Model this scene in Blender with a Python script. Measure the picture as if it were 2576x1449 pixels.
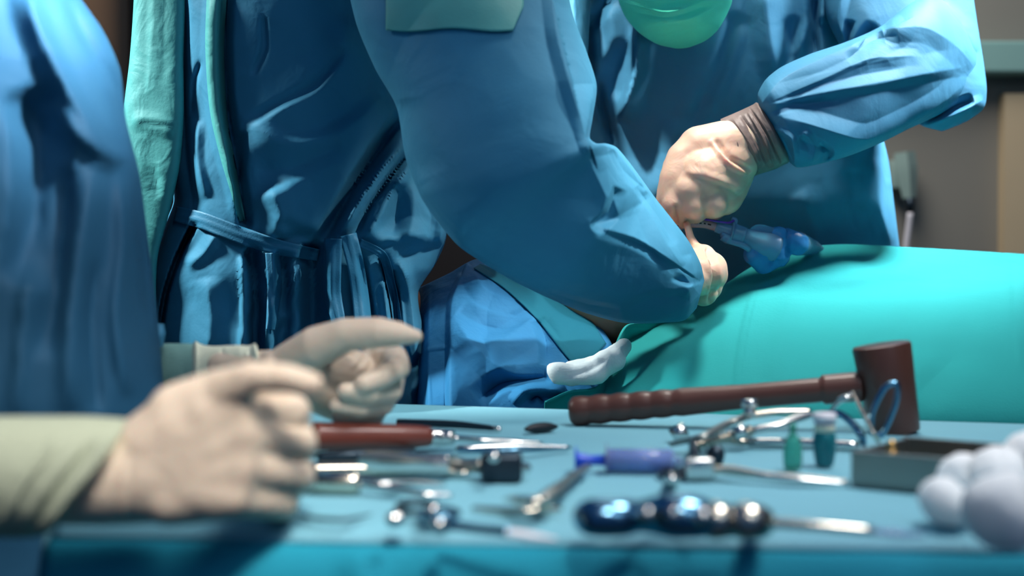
import bpy, math, random
import numpy as np
from mathutils import Vector, Matrix
from mathutils.bvhtree import BVHTree
random.seed(4); rng = np.random.default_rng(4)
for o in list(bpy.data.objects): bpy.data.objects.remove(o)
S = bpy.context.scene
COL = S.collection

# ---------------------------------------------------------------- camera
F = 2576 * 50 / 36.0
CZ = 1.08; PITCH = math.radians(-0.87)
cam = bpy.data.cameras.new('camera'); cam.lens = 50; cam.sensor_width = 36
cam.dof.use_dof = True; cam.dof.focus_distance = 1.52; cam.dof.aperture_fstop = 4.4
cam.clip_start = 0.05
co = bpy.data.objects.new('camera', cam); COL.objects.link(co)
co.location = (0, 0, CZ); co.rotation_euler = (math.pi/2 + PITCH, 0, 0)
S.camera = co
# ---------------------------------------------------------------- world, lights, exposure
w = bpy.data.worlds.new('world'); S.world = w; w.use_nodes = True
bg = w.node_tree.nodes['Background']; bg.inputs[0].default_value = (0.14, 0.40, 0.95, 1); bg.inputs[1].default_value = 0.19
def area(name, loc, tgt, size, power, color, spread=180):
    l = bpy.data.lights.new(name, 'AREA'); l.shape = 'DISK'; l.size = size; l.energy = power; l.color = color
    l.spread = math.radians(spread)
    o = bpy.data.objects.new(name, l); COL.objects.link(o); o.location = loc
    o.rotation_euler = (Vector(tgt) - Vector(loc)).to_track_quat('-Z', 'Y').to_euler()
area('surgical_lamp_light', (0.24, 1.42, 2.30), (0.30, 1.62, 1.05), 0.26, 2.6, (1.0, 0.94, 0.86), 58)
area('sleeve_fill_light', (1.0, 1.18, 2.1), (0.115, 1.38, 1.19), 0.07, 0.55, (1.0, 0.95, 0.90), 18)  # added narrow fill that brightens the stretched forearm sleeve
area('chest_fill_light', (-0.20, 1.20, 2.20), (0.14, 1.75, 1.26), 0.06, 0.55, (1.0, 0.96, 0.90), 19)  # added fill for the chest folds and hand, no lamp known there
area('right_arm_fill_light', (1.15, 1.66, 2.3), (0.62, 1.82, 1.45), 0.25, 3.8, (0.97, 0.98, 1.0), 30)  # unseen extra light, added to lift the right-hand person's upper sleeve
area('instrument_lamp_light', (0.46, 0.72, 2.0), (0.15, 0.86, 0.95), 0.30, 1.55, (0.98, 0.98, 0.97), 64)
area('flap_fill_light', (-1.30, 1.50, 2.0), (-0.44, 1.58, 1.25), 0.2, 2.3, (0.86, 1.0, 0.97), 34)  # added light from the left, reaching the sea-green back flap
area('shoulder_fill_light', (0.25, 0.65, 1.75), (-0.33, 1.0, 1.31), 0.12, 1.2, (0.95, 0.98, 1.0), 20)  # added close light that picks out the left person's shoulder
area('near_hand_fill_light', (0.10, -0.05, 1.95), (-0.19, 0.70, 1.05), 0.25, 0.68, (1.0, 0.95, 0.88), 28)  # added fill aimed at the near glove only
area('front_fill_light', (0.9, -1.0, 2.7), (0.2, 1.3, 1.0), 1.1, 8.5, (0.68, 0.85, 1.0))  # broad soft fill added behind the camera, not a known fitting
area('back_wall_fill_light', (0.3, 2.9, 2.85), (0.2, 3.9, 1.2), 1.2, 38, (1.0, 0.97, 0.92))  # unseen light added to brighten the dark back wall
S.view_settings.view_transform = 'Standard'; S.view_settings.look = 'None'
S.view_settings.gamma = 1; S.view_settings.use_curve_mapping = False
S.view_settings.exposure = 0.0

# ---------------------------------------------------------------- helpers
cp, sp = math.cos(PITCH), math.sin(PITCH)
def ray(px, py):
    x = (px - 1288) / F; z = -(py - 724.5) / F
    return np.array([x, cp - z * sp, sp + z * cp])
def P(px, py, d):
    r = ray(px, py); return np.array([0, 0, CZ]) + r * (d / r[1])
def proj(V):
    q = V - np.array([0, 0, CZ]); dep = q[:, 1] * cp + q[:, 2] * sp; up = -q[:, 1] * sp + q[:, 2] * cp
    return 1288 + F * q[:, 0] / dep, 724.5 - F * up / dep
TZ = 0.95
def T(px, py, h=0.0):
    r = ray(px, py); k = (TZ + h - CZ) / r[2]; return np.array([0, 0, CZ]) + r * k
def hsh(i, j, k, s):
    n = (i * 374761393 + j * 668265263 + k * 2147483647 + s * 974634777) & 0xffffffff
    n = ((n ^ (n >> 13)) * 1274126177) & 0xffffffff
    return ((n ^ (n >> 16)) & 0xffff) / 65535.0
RM = np.array(Matrix.Rotation(.7, 3, 'X') @ Matrix.Rotation(.9, 3, 'Y') @ Matrix.Rotation(.5, 3, 'Z'))
def noise(V, sc, s=0):
    q = (V @ RM) * sc; i = np.floor(q).astype(np.int64); f = q - i; f = f * f * (3 - 2 * f)
    r = 0
    for a in (0, 1):
        for b in (0, 1):
            for c in (0, 1):
                wt = (f[:, 0] if a else 1 - f[:, 0]) * (f[:, 1] if b else 1 - f[:, 1]) * (f[:, 2] if c else 1 - f[:, 2])
                r = r + wt * hsh(i[:, 0] + a, i[:, 1] + b, i[:, 2] + c, s)
    return r * 2 - 1
def crumple(V, sc, s=0):
    return (1 - 2 * np.abs(noise(V, sc, s))) * .6 + (1 - 2 * np.abs(noise(V + 7.3, sc * 2.1, s + 5))) * .3
def catmull(K, n, t=None):
    K = np.array(K, float)
    if t is None:
        L = np.r_[0, np.cumsum(np.maximum(np.linalg.norm(np.diff(K[:, :min(4, K.shape[1])], axis=0), axis=1), 1e-6))]; t = L / L[-1]
    m = np.gradient(K, t, axis=0) if len(K) > 2 else np.tile((K[1] - K[0]), (2, 1))
    # limit overshoot
    out = np.empty((n, K.shape[1])); x = np.linspace(0, 1, n)
    idx = np.clip(np.searchsorted(t, x) - 1, 0, len(t) - 2)
    h = (t[idx + 1] - t[idx])[:, None]; u = ((x - t[idx])[:, None]) / h
    out = (2*u**3-3*u**2+1)*K[idx] + (u**3-2*u**2+u)*h*m[idx]*.8 + (-2*u**3+3*u**2)*K[idx+1] + (u**3-u**2)*h*m[idx+1]*.8
    return out
def fold_height(px, py, folds):
    tot = np.zeros(len(px))
    for f in folds:
        h, w1, w2, pts = f[:4]; pw = f[4] if len(f) > 4 else 1.15
        Q = catmull(pts, 16) if len(pts) > 2 else np.array(pts, float)
        best = np.full(len(px), 1e9); sg = np.zeros(len(px)); tt = np.zeros(len(px))
        for k in range(len(Q) - 1):
            a = Q[k]; b = Q[k+1]; ab = b - a; L2 = ab @ ab + 1e-9
            u = np.clip(((px - a[0]) * ab[0] + (py - a[1]) * ab[1]) / L2, 0, 1)
            dx = px - a[0] - u * ab[0]; dy = py - a[1] - u * ab[1]; dd = np.hypot(dx, dy)
            s_ = ab[0] * (py - a[1]) - ab[1] * (px - a[0])
            m = dd < best
            best = np.where(m, dd, best); sg = np.where(m, s_, sg); tt = np.where(m, (k + u) / (len(Q) - 1), tt)
        ww = np.where(sg > 0, w1, w2)          # w1: right-hand side of the stroke direction (image y down)
        pr = np.clip(1 - best / ww, 0, 1) ** pw
        e = np.clip(tt / .22, 0, 1) * np.clip((1 - tt) / .22, 0, 1)
        if len(f) > 5 and f[5] == 'open': e = np.ones_like(e)
        tot += h * pr * (e * (2 - e))
    return tot

def new_mesh(V, faces, smooth=True):
    me = bpy.data.meshes.new('m'); me.from_pydata([tuple(v) for v in V], [], [tuple(int(i) for i in f) for f in faces]); me.update()
    if smooth: me.polygons.foreach_set('use_smooth', [True] * len(me.polygons))
    return me
def tag(o, label=None, cat=None, group=None, kind=None):
    if label: o['label'] = label
    if cat: o['category'] = cat
    if group: o['group'] = group
    if kind: o['kind'] = kind
    return o
def thing(name, label, cat, loc, group=None):
    o = bpy.data.objects.new(name, None); COL.objects.link(o); o.location = tuple(loc); o.empty_display_size = .03
    return tag(o, label, cat, group)
def worigin(o):
    v = np.zeros(3)
    while o is not None: v += np.array(o.location); o = o.parent
    return v
def obj(name, geo, mat, parent=None, smooth=True, base=None, sharp=None):
    V, faces = geo; V = np.array(V, float)
    loc = np.zeros(3) if parent is not None else (np.array(base) if base is not None else np.array([V[:, 0].mean(), V[:, 1].mean(), V[:, 2].min()]))
    org = worigin(parent) + loc
    vol = 0.0; vc = V - V.mean(0)
    for q in faces:
        for a_ in range(1, len(q) - 1): vol += vc[q[0]] @ np.cross(vc[q[a_]], vc[q[a_+1]]) if len(faces) < 400 else 0
    if len(faces) >= 400:
        tr_ = np.array([(q[0], q[a_], q[a_+1]) for q in faces for a_ in range(1, len(q) - 1)])
        vol = (vc[tr_[:, 0]] * np.cross(vc[tr_[:, 1]], vc[tr_[:, 2]])).sum()
    if vol < 0: faces = [tuple(q[::-1]) for q in faces]
    me = new_mesh(V - org, faces, smooth); me.materials.append(mat)
    if sharp is not None: me.set_sharp_from_angle(angle=math.radians(sharp))
    o = bpy.data.objects.new(name, me); COL.objects.link(o); o.location = tuple(loc); o.parent = parent
    return o
def merge(*gs):
    V = []; Fc = []; n = 0
    for v, f in gs:
        V.append(np.array(v, float)); Fc += [tuple(i + n for i in q) for q in f]; n += len(v)
    return np.vstack(V), Fc
def grid_faces(nv, nu, closed=True, cap=True, base=0):
    f = []
    for i in range(nv - 1):
        for j in range(nu if closed else nu - 1):
            k = (j + 1) % nu; f.append((base+i*nu+j, base+i*nu+k, base+(i+1)*nu+k, base+(i+1)*nu+j))
    if cap and closed:
        f.append(tuple(base + j for j in range(nu))[::-1]); f.append(tuple(base + (nv-1)*nu + j for j in range(nu)))
    return f
def loft(st, nv=150, nu=150, folds=(), cr=0.0, crs=18, pw=2.0, seed=0, cap=True, extra=None):
    """cloth tube through stations (edge a, edge b, depth, half thickness)"""
    K = catmull(np.array(st, float), nv)
    th = np.linspace(0, 2*math.pi, nu, endpoint=False)
    c, s = np.cos(th), np.sin(th)
    c = np.sign(c) * np.abs(c) ** (2/pw); s = np.sign(s) * np.abs(s) ** (2/pw)
    rows = []; wts = []
    for ax, ay, bx, by, d, t in K:
        A = P(ax, ay, d); B = P(bx, by, d); C = (A + B) / 2; H = (B - A) / 2
        fv = C - np.array([0, 0, CZ]); fv[2] *= .3; fv /= np.linalg.norm(fv)
        rows.append(C + np.outer(c, H) + np.outer(s, fv) * t); wts.append(np.clip(-s * 2.5, 0, 1))
    V = np.vstack(rows); wt = np.hstack(wts)
    vr = V - np.array([0, 0, CZ]); vr /= np.linalg.norm(vr, axis=1)[:, None]
    amt = np.zeros(len(V))
    if len(folds):
        px, py = proj(V); amt += fold_height(px, py, folds) * wt
    if cr: amt += crumple(V, crs, seed) * cr
    if extra is not None: px, py = proj(V); amt += extra(px, py) * wt
    V = V - vr * amt[:, None]
    return V, grid_faces(nv, nu, True, cap)
def sheet(fn, nv, nu, folds=(), cr=0, crs=18, seed=0, thick=0.0012):
    """open cloth sheet; fn(u,v)->world point, displaced towards the viewer side, given real thickness"""
    V = np.array([fn(j/(nu-1), i/(nv-1)) for i in range(nv) for j in range(nu)])
    vr = V - np.array([0, 0, CZ]); vr /= np.linalg.norm(vr, axis=1)[:, None]
    amt = np.zeros(len(V))
    if len(folds): px, py = proj(V); amt += fold_height(px, py, folds)
    if cr: amt += crumple(V, crs, seed) * cr
    V = V - vr * amt[:, None]
    G = V.reshape(nv, nu, 3); N = np.cross(np.gradient(G, axis=1), np.gradient(G, axis=0)); N /= np.linalg.norm(N, axis=2)[..., None] + 1e-12
    B = (G - N * thick).reshape(-1, 3); n = len(V)
    f = grid_faces(nv, nu, False, False); f2 = [tuple(i + n for i in q[::-1]) for q in f]
    rim = [i for i in range(nu)] + [i*nu+nu-1 for i in range(1, nv)] + [(nv-1)*nu+j for j in range(nu-2, -1, -1)] + [i*nu for i in range(nv-2, 0, -1)]
    f3 = [(rim[(k+1) % len(rim)], rim[k], rim[k]+n, rim[(k+1) % len(rim)]+n) for k in range(len(rim))]
    return np.vstack([V, B]), f + f2 + f3
def sweep(pts, r, n=16, flat=1.0, up=(0, 0, 1), closed=False, res=None, caps=True):
    pts = np.array(pts, float); r = np.array(r, float) if np.ndim(r) else np.full(len(pts), float(r))
    if res:
        if closed: pts = np.vstack([pts, pts[:1]]); r = np.r_[r, r[:1]]
        K = catmull(np.c_[pts, r], res); pts = K[:, :3]; r = K[:, 3]
        if closed: pts = pts[:-1]; r = r[:-1]
    m = len(pts); V = []
    tg = (np.roll(pts, -1, 0) - np.roll(pts, 1, 0)) if closed else np.gradient(pts, axis=0)
    L_ = np.linalg.norm(tg, axis=1); ok = np.where(L_ > 1e-7)[0]
    for i in range(m):
        if L_[i] <= 1e-7: tg[i] = tg[ok[np.argmin(np.abs(ok - i))]]
    tg /= np.linalg.norm(tg, axis=1)[:, None] + 1e-12
    th = np.linspace(0, 2*math.pi, n, endpoint=False); up = np.array(up, float)
    for i in range(m):
        a = np.cross(tg[i], up)
        if np.linalg.norm(a) < .15: a = np.cross(tg[i], [0.3, 1, 0.1])
        a /= np.linalg.norm(a); b = np.cross(a, tg[i])
        V.append(pts[i] + r[i] * (np.outer(np.cos(th), a) + np.outer(np.sin(th), b) * flat))
    f = grid_faces(m, n, True, caps and not closed)
    if closed:
        for j in range(n): k = (j+1) % n; f.append(((m-1)*n+j, (m-1)*n+k, k, j))
    return np.vstack(V), f
def capsule(a, b, ra, rb, n=20):
    a = np.array(a, float); b = np.array(b, float); d = b - a; L = np.linalg.norm(d) + 1e-9; d /= L
    pts = []; rr = []
    for k in range(7): q = math.pi/2 * (1 - k/6); pts.append(a - d * ra * math.sin(q)); rr.append(max(ra * math.cos(q), 1e-4))
    for k in range(7): q = math.pi/2 * k/6; pts.append(b + d * rb * math.sin(q)); rr.append(max(rb * math.cos(q), 1e-4))
    up = (0, 0, 1) if abs(d[2]) < .85 else (0, 1, 0)
    return sweep(pts, rr, n, up=up)
def chain(ks):
    """ks: (px,py,depth,radius px)"""
    W = [(P(k[0], k[1], k[2]), k[3] * k[2] / F) for k in ks]
    return [capsule(W[i][0], W[i+1][0], W[i][1], W[i+1][1]) for i in range(len(W)-1)]
def wchain(ks): return [capsule(ks[i][0], ks[i+1][0], ks[i][1], ks[i+1][1]) for i in range(len(ks)-1)]
def fuse(geos, voxel, smooth=6, fac=.5):
    V, f = merge(*geos); me = new_mesh(V, f); o = bpy.data.objects.new('tmp', me); COL.objects.link(o)
    m = o.modifiers.new('r', 'REMESH'); m.mode = 'VOXEL'; m.voxel_size = voxel
    s = o.modifiers.new('s', 'SMOOTH'); s.factor = fac; s.iterations = smooth
    dg = bpy.context.evaluated_depsgraph_get(); ev = o.evaluated_get(dg); mm = ev.to_mesh()
    Vn = np.empty(len(mm.vertices) * 3); mm.vertices.foreach_get('co', Vn); Vn = Vn.reshape(-1, 3)
    fn = [tuple(p.vertices) for p in mm.polygons]; ev.to_mesh_clear(); bpy.data.objects.remove(o); bpy.data.meshes.remove(me)
    return Vn, fn
def relief(geo, folds, cr=0, crs=40, seed=0):
    V, f = geo; vr = V - np.array([0, 0, CZ]); vr /= np.linalg.norm(vr, axis=1)[:, None]
    me = new_mesh(V, f); N = np.empty(len(V)*3); me.vertices.foreach_get('normal', N); N = N.reshape(-1, 3); bpy.data.meshes.remove(me)
    px, py = proj(V); wt = np.clip(-(N * vr).sum(1) * 3, 0, 1)
    amt = fold_height(px, py, folds) * wt
    if cr: amt = amt + crumple(V, crs, seed) * cr
    return V + N * amt[:, None], f
def bvh(geo): return BVHTree.FromPolygons([tuple(v) for v in geo[0]], geo[1])
def on(tree, px, py, off=.002, default=1.5):
    r = ray(px, py); h = tree.ray_cast(Vector((0, 0, CZ)), Vector(r))
    if h[0] is None: return P(px, py, default)
    r = r / np.linalg.norm(r); return np.array(h[0]) - r * off
def ribbon(tree, pts, width, off=.003, thick=.0015, n=60, wav=0.0, default=1.5, follow=True):
    """flat cloth tape lying on a surface; width px, points px"""
    K = catmull(np.array([tuple(p) for p in pts], float), n); tg = np.gradient(K[:, :2], axis=0); tg /= np.linalg.norm(tg, axis=1)[:, None]
    nr = np.c_[-tg[:, 1], tg[:, 0]]; ws = np.interp(np.linspace(0, 1, n), np.linspace(0, 1, len(width)), width) if np.ndim(width) else np.full(n, width)
    cols = np.linspace(-.5, .5, 9); V = []
    dep = [[on(tree, K[i, 0] + nr[i, 0]*ws[i]*c, K[i, 1] + nr[i, 1]*ws[i]*c, off, default)[1] for c in cols] for i in range(n)]
    dep = np.array(dep)
    for _ in range(8): dep[1:-1] = np.minimum(dep[1:-1], (dep[:-2] + dep[2:]) / 2 )
    for i in range(n):
        for j, c in enumerate(cols):
            V.append(P(K[i, 0] + nr[i, 0]*ws[i]*c, K[i, 1] + nr[i, 1]*ws[i]*c, dep[i, j] - wav*math.sin(i*.5)*0.5 - (.0012 if abs(c) < .1 else 0)))
    V = np.array(V); B = V + np.array([0, thick, 0]); f = grid_faces(n, 9, False, False); m = len(V)
    rim = list(range(9)) + [i*9+8 for i in range(1, n)] + [(n-1)*9+j for j in range(7, -1, -1)] + [i*9 for i in range(n-2, 0, -1)]
    f3 = [(rim[(k+1) % len(rim)], rim[k], rim[k]+m, rim[(k+1) % len(rim)]+m) for k in range(len(rim))]
    return np.vstack([V, B]), f + [tuple(i+m for i in q[::-1]) for q in f] + f3
def box(lo, hi, bev=0.0):
    lo = np.array(lo, float); hi = np.array(hi, float)
    import bmesh
    bm = bmesh.new(); bmesh.ops.create_cube(bm, size=1)
    for v in bm.verts: v.co = Vector(((lo + hi) / 2 + np.array(v.co) * (hi - lo)))
    if bev: bmesh.ops.bevel(bm, geom=list(bm.edges), offset=bev, segments=3, affect='EDGES', profile=.5)
    V = np.array([tuple(v.co) for v in bm.verts]); f = [tuple(v.index for v in q.verts) for q in bm.faces]; bm.free()
    return V, f
def obox(c, ax, ay, az, bev=.0008):
    """oriented box, centre c and three half vectors"""
    V, f = box((-1, -1, -1), (1, 1, 1), 0)
    V, f = box((-np.linalg.norm(ax), -np.linalg.norm(ay), -np.linalg.norm(az)), (np.linalg.norm(ax), np.linalg.norm(ay), np.linalg.norm(az)), bev)
    M = np.array([np.array(a, float) / np.linalg.norm(a) for a in (ax, ay, az)])
    return V @ M + np.array(c), f

# ---------------------------------------------------------------- materials
def mat(name, col, rough=.6, metal=0.0, bump=0.0, bscale=300, var=0.0, vscale=6, trans=0.0, sss=0.0, spec=.5, sheen=0.0, coat=0, alpha_trans=0.0, ior=1.45, wrink=0.0, wscale=22, sssr=(1, .35, .2), ssc=.006):
    m = bpy.data.materials.new(name); m.use_nodes = True; nt = m.node_tree; b = nt.nodes['Principled BSDF']
    b.inputs['Base Color'].default_value = (*col, 1); b.inputs['Roughness'].default_value = rough; b.inputs['Metallic'].default_value = metal
    b.inputs['Specular IOR Level'].default_value = spec; b.inputs['IOR'].default_value = ior
    b.inputs['Sheen Weight'].default_value = sheen; b.inputs['Coat Weight'].default_value = coat
    if sss: b.inputs['Subsurface Weight'].default_value = sss; b.inputs['Subsurface Radius'].default_value = sssr; b.inputs['Subsurface Scale'].default_value = ssc
    if trans: b.inputs['Transmission Weight'].default_value = trans
    tc = nt.nodes.new('ShaderNodeTexCoord')
    last = None
    if var:
        n = nt.nodes.new('ShaderNodeTexNoise'); n.inputs['Scale'].default_value = vscale; n.inputs['Detail'].default_value = 4
        nt.links.new(tc.outputs['Object'], n.inputs['Vector'])
        mx = nt.nodes.new('ShaderNodeMixRGB'); mx.blend_type = 'MIX'
        mx.inputs[1].default_value = (*[c * (1 - var) for c in col], 1); mx.inputs[2].default_value = (*[min(1, c * (1 + var)) for c in col], 1)
        nt.links.new(n.outputs['Fac'], mx.inputs[0]); nt.links.new(mx.outputs[0], b.inputs['Base Color'])
    if bump:
        n = nt.nodes.new('ShaderNodeTexNoise'); n.inputs['Scale'].default_value = bscale; n.inputs['Detail'].default_value = 3
        nt.links.new(tc.outputs['Object'], n.inputs['Vector'])
        bp = nt.nodes.new('ShaderNodeBump'); bp.inputs['Strength'].default_value = bump; bp.inputs['Distance'].default_value = .001
        nt.links.new(n.outputs['Fac'], bp.inputs['Height']); last = bp
    if wrink:
        n = nt.nodes.new('ShaderNodeTexNoise'); n.inputs['Scale'].default_value = wscale; n.inputs['Detail'].default_value = 2.5; n.inputs['Distortion'].default_value = 1.2
        nt.links.new(tc.outputs['Object'], n.inputs['Vector'])
        bp = nt.nodes.new('ShaderNodeBump'); bp.inputs['Strength'].default_value = wrink; bp.inputs['Distance'].default_value = .012
        nt.links.new(n.outputs['Fac'], bp.inputs['Height'])
        if last: nt.links.new(last.outputs[0], bp.inputs['Normal'])
        last = bp
    if last: nt.links.new(last.outputs[0], b.inputs['Normal'])
    return m
M_gownA = mat('gown_fabric_deep', (.017, .088, .17), .7, bump=.12, var=.1, spec=.3, wrink=.12, wscale=14)
M_gownB = mat('gown_fabric_teal_blue', (.038, .20, .33), .7, bump=.15, var=.14, vscale=9, spec=.25, wrink=.22, wscale=16)
M_gownC = mat('gown_fabric_sky_blue', (.048, .205, .345), .62, bump=.15, var=.08, spec=.3, wrink=.16, wscale=18)
M_patch = mat('patch_fabric_sea_green', (.07, .33, .32), .6, bump=.2, var=.15, vscale=25)
M_flap = mat('gown_fabric_sea_green', (.06, .33, .33), .6, bump=.2, var=.12, vscale=20, wrink=.2)
M_tape = mat('gown_tape_blue', (.02, .17, .30), .6, bump=.25, bscale=500)
M_slit = mat('dark_scrubs', (.006, .010, .02), .8)
M_teal = mat('drape_turquoise', (.020, .30, .305), .8, spec=.15, bump=.2, var=.05, wrink=.10, wscale=10)
M_blue = mat('drape_blue', (.025, .18, .38), .75, spec=.2, bump=.5, bscale=160, var=.06, wrink=.15, wscale=25)
M_band = mat('drape_band_teal_blue', (.010, .14, .21), .8, spec=.15, bump=.3, bscale=160, var=.06)
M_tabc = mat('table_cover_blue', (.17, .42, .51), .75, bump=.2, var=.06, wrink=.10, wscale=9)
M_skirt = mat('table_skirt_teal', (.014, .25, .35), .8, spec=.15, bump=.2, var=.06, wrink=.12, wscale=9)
M_glove = mat('glove_latex', (.62, .50, .39), .5, sss=.25, wrink=.10, wscale=45, var=.04, spec=.35)
M_gloveC = mat('glove_latex_tan', (.72, .49, .37), .45, sss=.5, ssc=.012, sssr=(1, .22, .10), wrink=.12, wscale=45, var=.04, spec=.4)
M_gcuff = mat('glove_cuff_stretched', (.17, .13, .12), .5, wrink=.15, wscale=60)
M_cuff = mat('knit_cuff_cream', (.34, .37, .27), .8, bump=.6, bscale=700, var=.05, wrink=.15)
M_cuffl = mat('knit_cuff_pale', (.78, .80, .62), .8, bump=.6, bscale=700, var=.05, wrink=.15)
M_cuffg = mat('knit_cuff_green', (.22, .42, .38), .8, bump=.6, bscale=700, var=.25, vscale=30)
M_skin = mat('skin', (.60, .27, .16), .5, sss=.3, var=.08)
M_mask = mat('mask_green', (.10, .92, .58), .55, bump=.3, bscale=500, var=.08, vscale=20)
M_cap = mat('cap_fabric', (.05, .33, .40), .7, bump=.2)
M_steel = mat('steel', (.62, .62, .60), .22, metal=1, var=.06, vscale=60)
M_steelw = mat('steel_warm', (.62, .56, .47), .24, metal=1, var=.08, vscale=60)
M_steeld = mat('steel_brushed_grey', (.30, .31, .29), .38, metal=1, bump=.15, bscale=400, var=.06, vscale=30)
M_steelb = mat('steel_blued', (.14, .30, .42), .2, metal=1, var=.1, vscale=40)
M_dark = mat('dark_metal', (.02, .035, .05), .35, metal=.6)
M_brown = mat('brown_resin', (.095, .034, .024), .38, bump=.05, var=.2, vscale=30, coat=.15)
M_brownr = mat('brown_resin_red', (.14, .032, .02), .4, var=.15, vscale=30, coat=.2)
M_black = mat('black_rubber', (.008, .012, .018), .5)
M_gold = mat('brass', (.7, .42, .15), .3, metal=1)
M_cotton = mat('cotton', (.88, .89, .88), .95, bump=.5, bscale=120, sss=.7, ssc=.03, sssr=(1, 1, 1), sheen=.3)
M_gauze = mat('gauze', (.84, .85, .86), .9, bump=.6, bscale=350, wrink=.15, sss=.5, ssc=.02, sssr=(1, 1, 1))
M_white = mat('white_plastic', (.80, .76, .80), .4)
M_cream = mat('cream_band', (.85, .80, .62), .5)
M_syr = mat('clear_plastic', (.55, .68, .92), .12, trans=.75, ior=1.3)
M_plung = mat('blue_plastic', (.01, .07, .55), .35)
M_fluid = mat('blue_liquid', (.03, .15, .62), .2)
M_gg = mat('green_glass', (.10, .50, .38), .08, trans=.7, ior=1.4)
M_tg = mat('teal_glass', (.02, .22, .26), .08, trans=.35, ior=1.4)
M_tube = mat('clear_airway_plastic', (.25, .55, .80), .12, trans=.6, ior=1.25)
M_tubeb = mat('blue_translucent_plastic', (.05, .28, .62), .2, trans=.35, ior=1.25)
M_ett = mat('airway_tube_pvc', (.52, .40, .45), .2, trans=.2)
M_ink = mat('black_ink', (.01, .01, .015), .5)
M_purple = mat('purple_line', (.10, .03, .35), .3)
M_wall = mat('wall_paint_taupe', (.25, .235, .20), .8, bump=.1, bscale=40, var=.06, vscale=2)
M_walll = mat('wall_paint_brown', (.40, .23, .13), .8, bump=.1, bscale=40, var=.06)
M_wall_lit = mat('wall_lit_beige', (.62, .48, .30), .7, var=.05)
M_rail = mat('rail_grey_green', (.26, .46, .42), .5)
M_darkcab = mat('dark_cabinet', (.012, .008, .007), .5)
M_floor = mat('floor_vinyl', (.10, .14, .15), .5, var=.1)
M_plug = mat('socket_plastic', (.30, .42, .38), .5)
M_pad = mat('pad_black', (.015, .015, .02), .6)

# ---------------------------------------------------------------- room
def struct(name, geo, m): o = obj(name, geo, m, smooth=False); tag(o, kind='structure'); return o
struct('floor', box((-3.2, -2.5, -.1), (3.2, 4.3, 0)), M_floor)
WB = 3.9
struct('wall_back', box((-3.2, WB, 0), (3.2, WB + .12, 3.0)), M_wall)
struct('wall_left', box((-3.32, -2.5, 0), (-3.2, WB + .12, 3.0)), M_walll)
struct('wall_right', box((3.2, -2.5, 0), (3.32, WB + .12, 3.0)), M_wall)
x1 = P(330, 100, WB)[0]
struct('trim_1', box((-3.19, WB - .03, 0), (x1, WB, 2.99)), M_walll)                 # brown panel at the left
a = P(2445, 105, WB - .08); b = P(2576, 185, WB - .08)
struct('trim_2', box((a[0] - .5, WB - .10, b[2]), (3.19, WB, a[2]), .008), M_rail)       # protective rail
struct('trim_3', box((P(2528, 300, WB-.05)[0], WB - .05, 0), (3.19, WB, P(0, 235, WB-.05)[2])), M_wall_lit)  # paler slab stands in for lit wall next to a shadow
xa, xb = P(345, 0, WB-.12)[0], P(1500, 0, WB-.12)[0]
cb = thing('cabinet', 'tall near-black cabinet against the back wall, seen in the gap between two gowned people', 'cabinet', ((xa+xb)/2, WB - .06, 0))
obj('body', box((xa, WB - .12, 0), (xb, WB - .002, 2.3), .006), M_darkcab, cb, smooth=False)
for s in (0, 1):
    xm = (xa + xb) / 2; lo, hi = ((xa + .01, xm - .004) if s == 0 else (xm + .004, xb - .01))
    dr = obj('door', box((lo, WB - .14, .05), (hi, WB - .122, 2.28), .003), M_darkcab, cb, smooth=False)
    hx = xm + (-.05 if s == 0 else .05); obj('handle', sweep([(hx, WB-.141, 1.1), (hx, WB-.17, 1.11), (hx, WB-.17, 1.24), (hx, WB-.141, 1.25)], .006, 10, up=(1, 0, 0)), M_dark, dr)
# wall handset and its cable
dW = WB - .03
pl = thing('wall_socket', 'pale grey-green plug and bracket on the taupe wall beside the right-hand surgeon', 'wall socket', P(2275, 440, WB))
obj('bracket', obox(P(2253, 440, dW), P(2272, 440, dW) - P(2253, 440, dW), (0, .028, 0), P(2253, 405, dW) - P(2253, 440, dW), .004), M_plug, pl)
hb = sweep([P(2275, 383, dW-.04), P(2280, 420, dW-.04), P(2288, 498, dW-.04)], [.028, .030, .018], 4, flat=.8, up=(0, 1, 0), res=8)
plg = obj('plug', hb, M_plug, pl, smooth=False)
obj('strain_relief', sweep([P(2289, 498, dW-.04), P(2290, 534, dW-.04)], [.014, .009], 12, up=(0, 1, 0)), M_dark, plg)
obj('cable', sweep([P(2290, 534, dW-.04), P(2286, 570, dW-.035), P(2280, 615, dW-.03), P(2284, 760, dW-.02)], .0085, 10, up=(0, 1, 0), res=20), M_white, pl)

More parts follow.
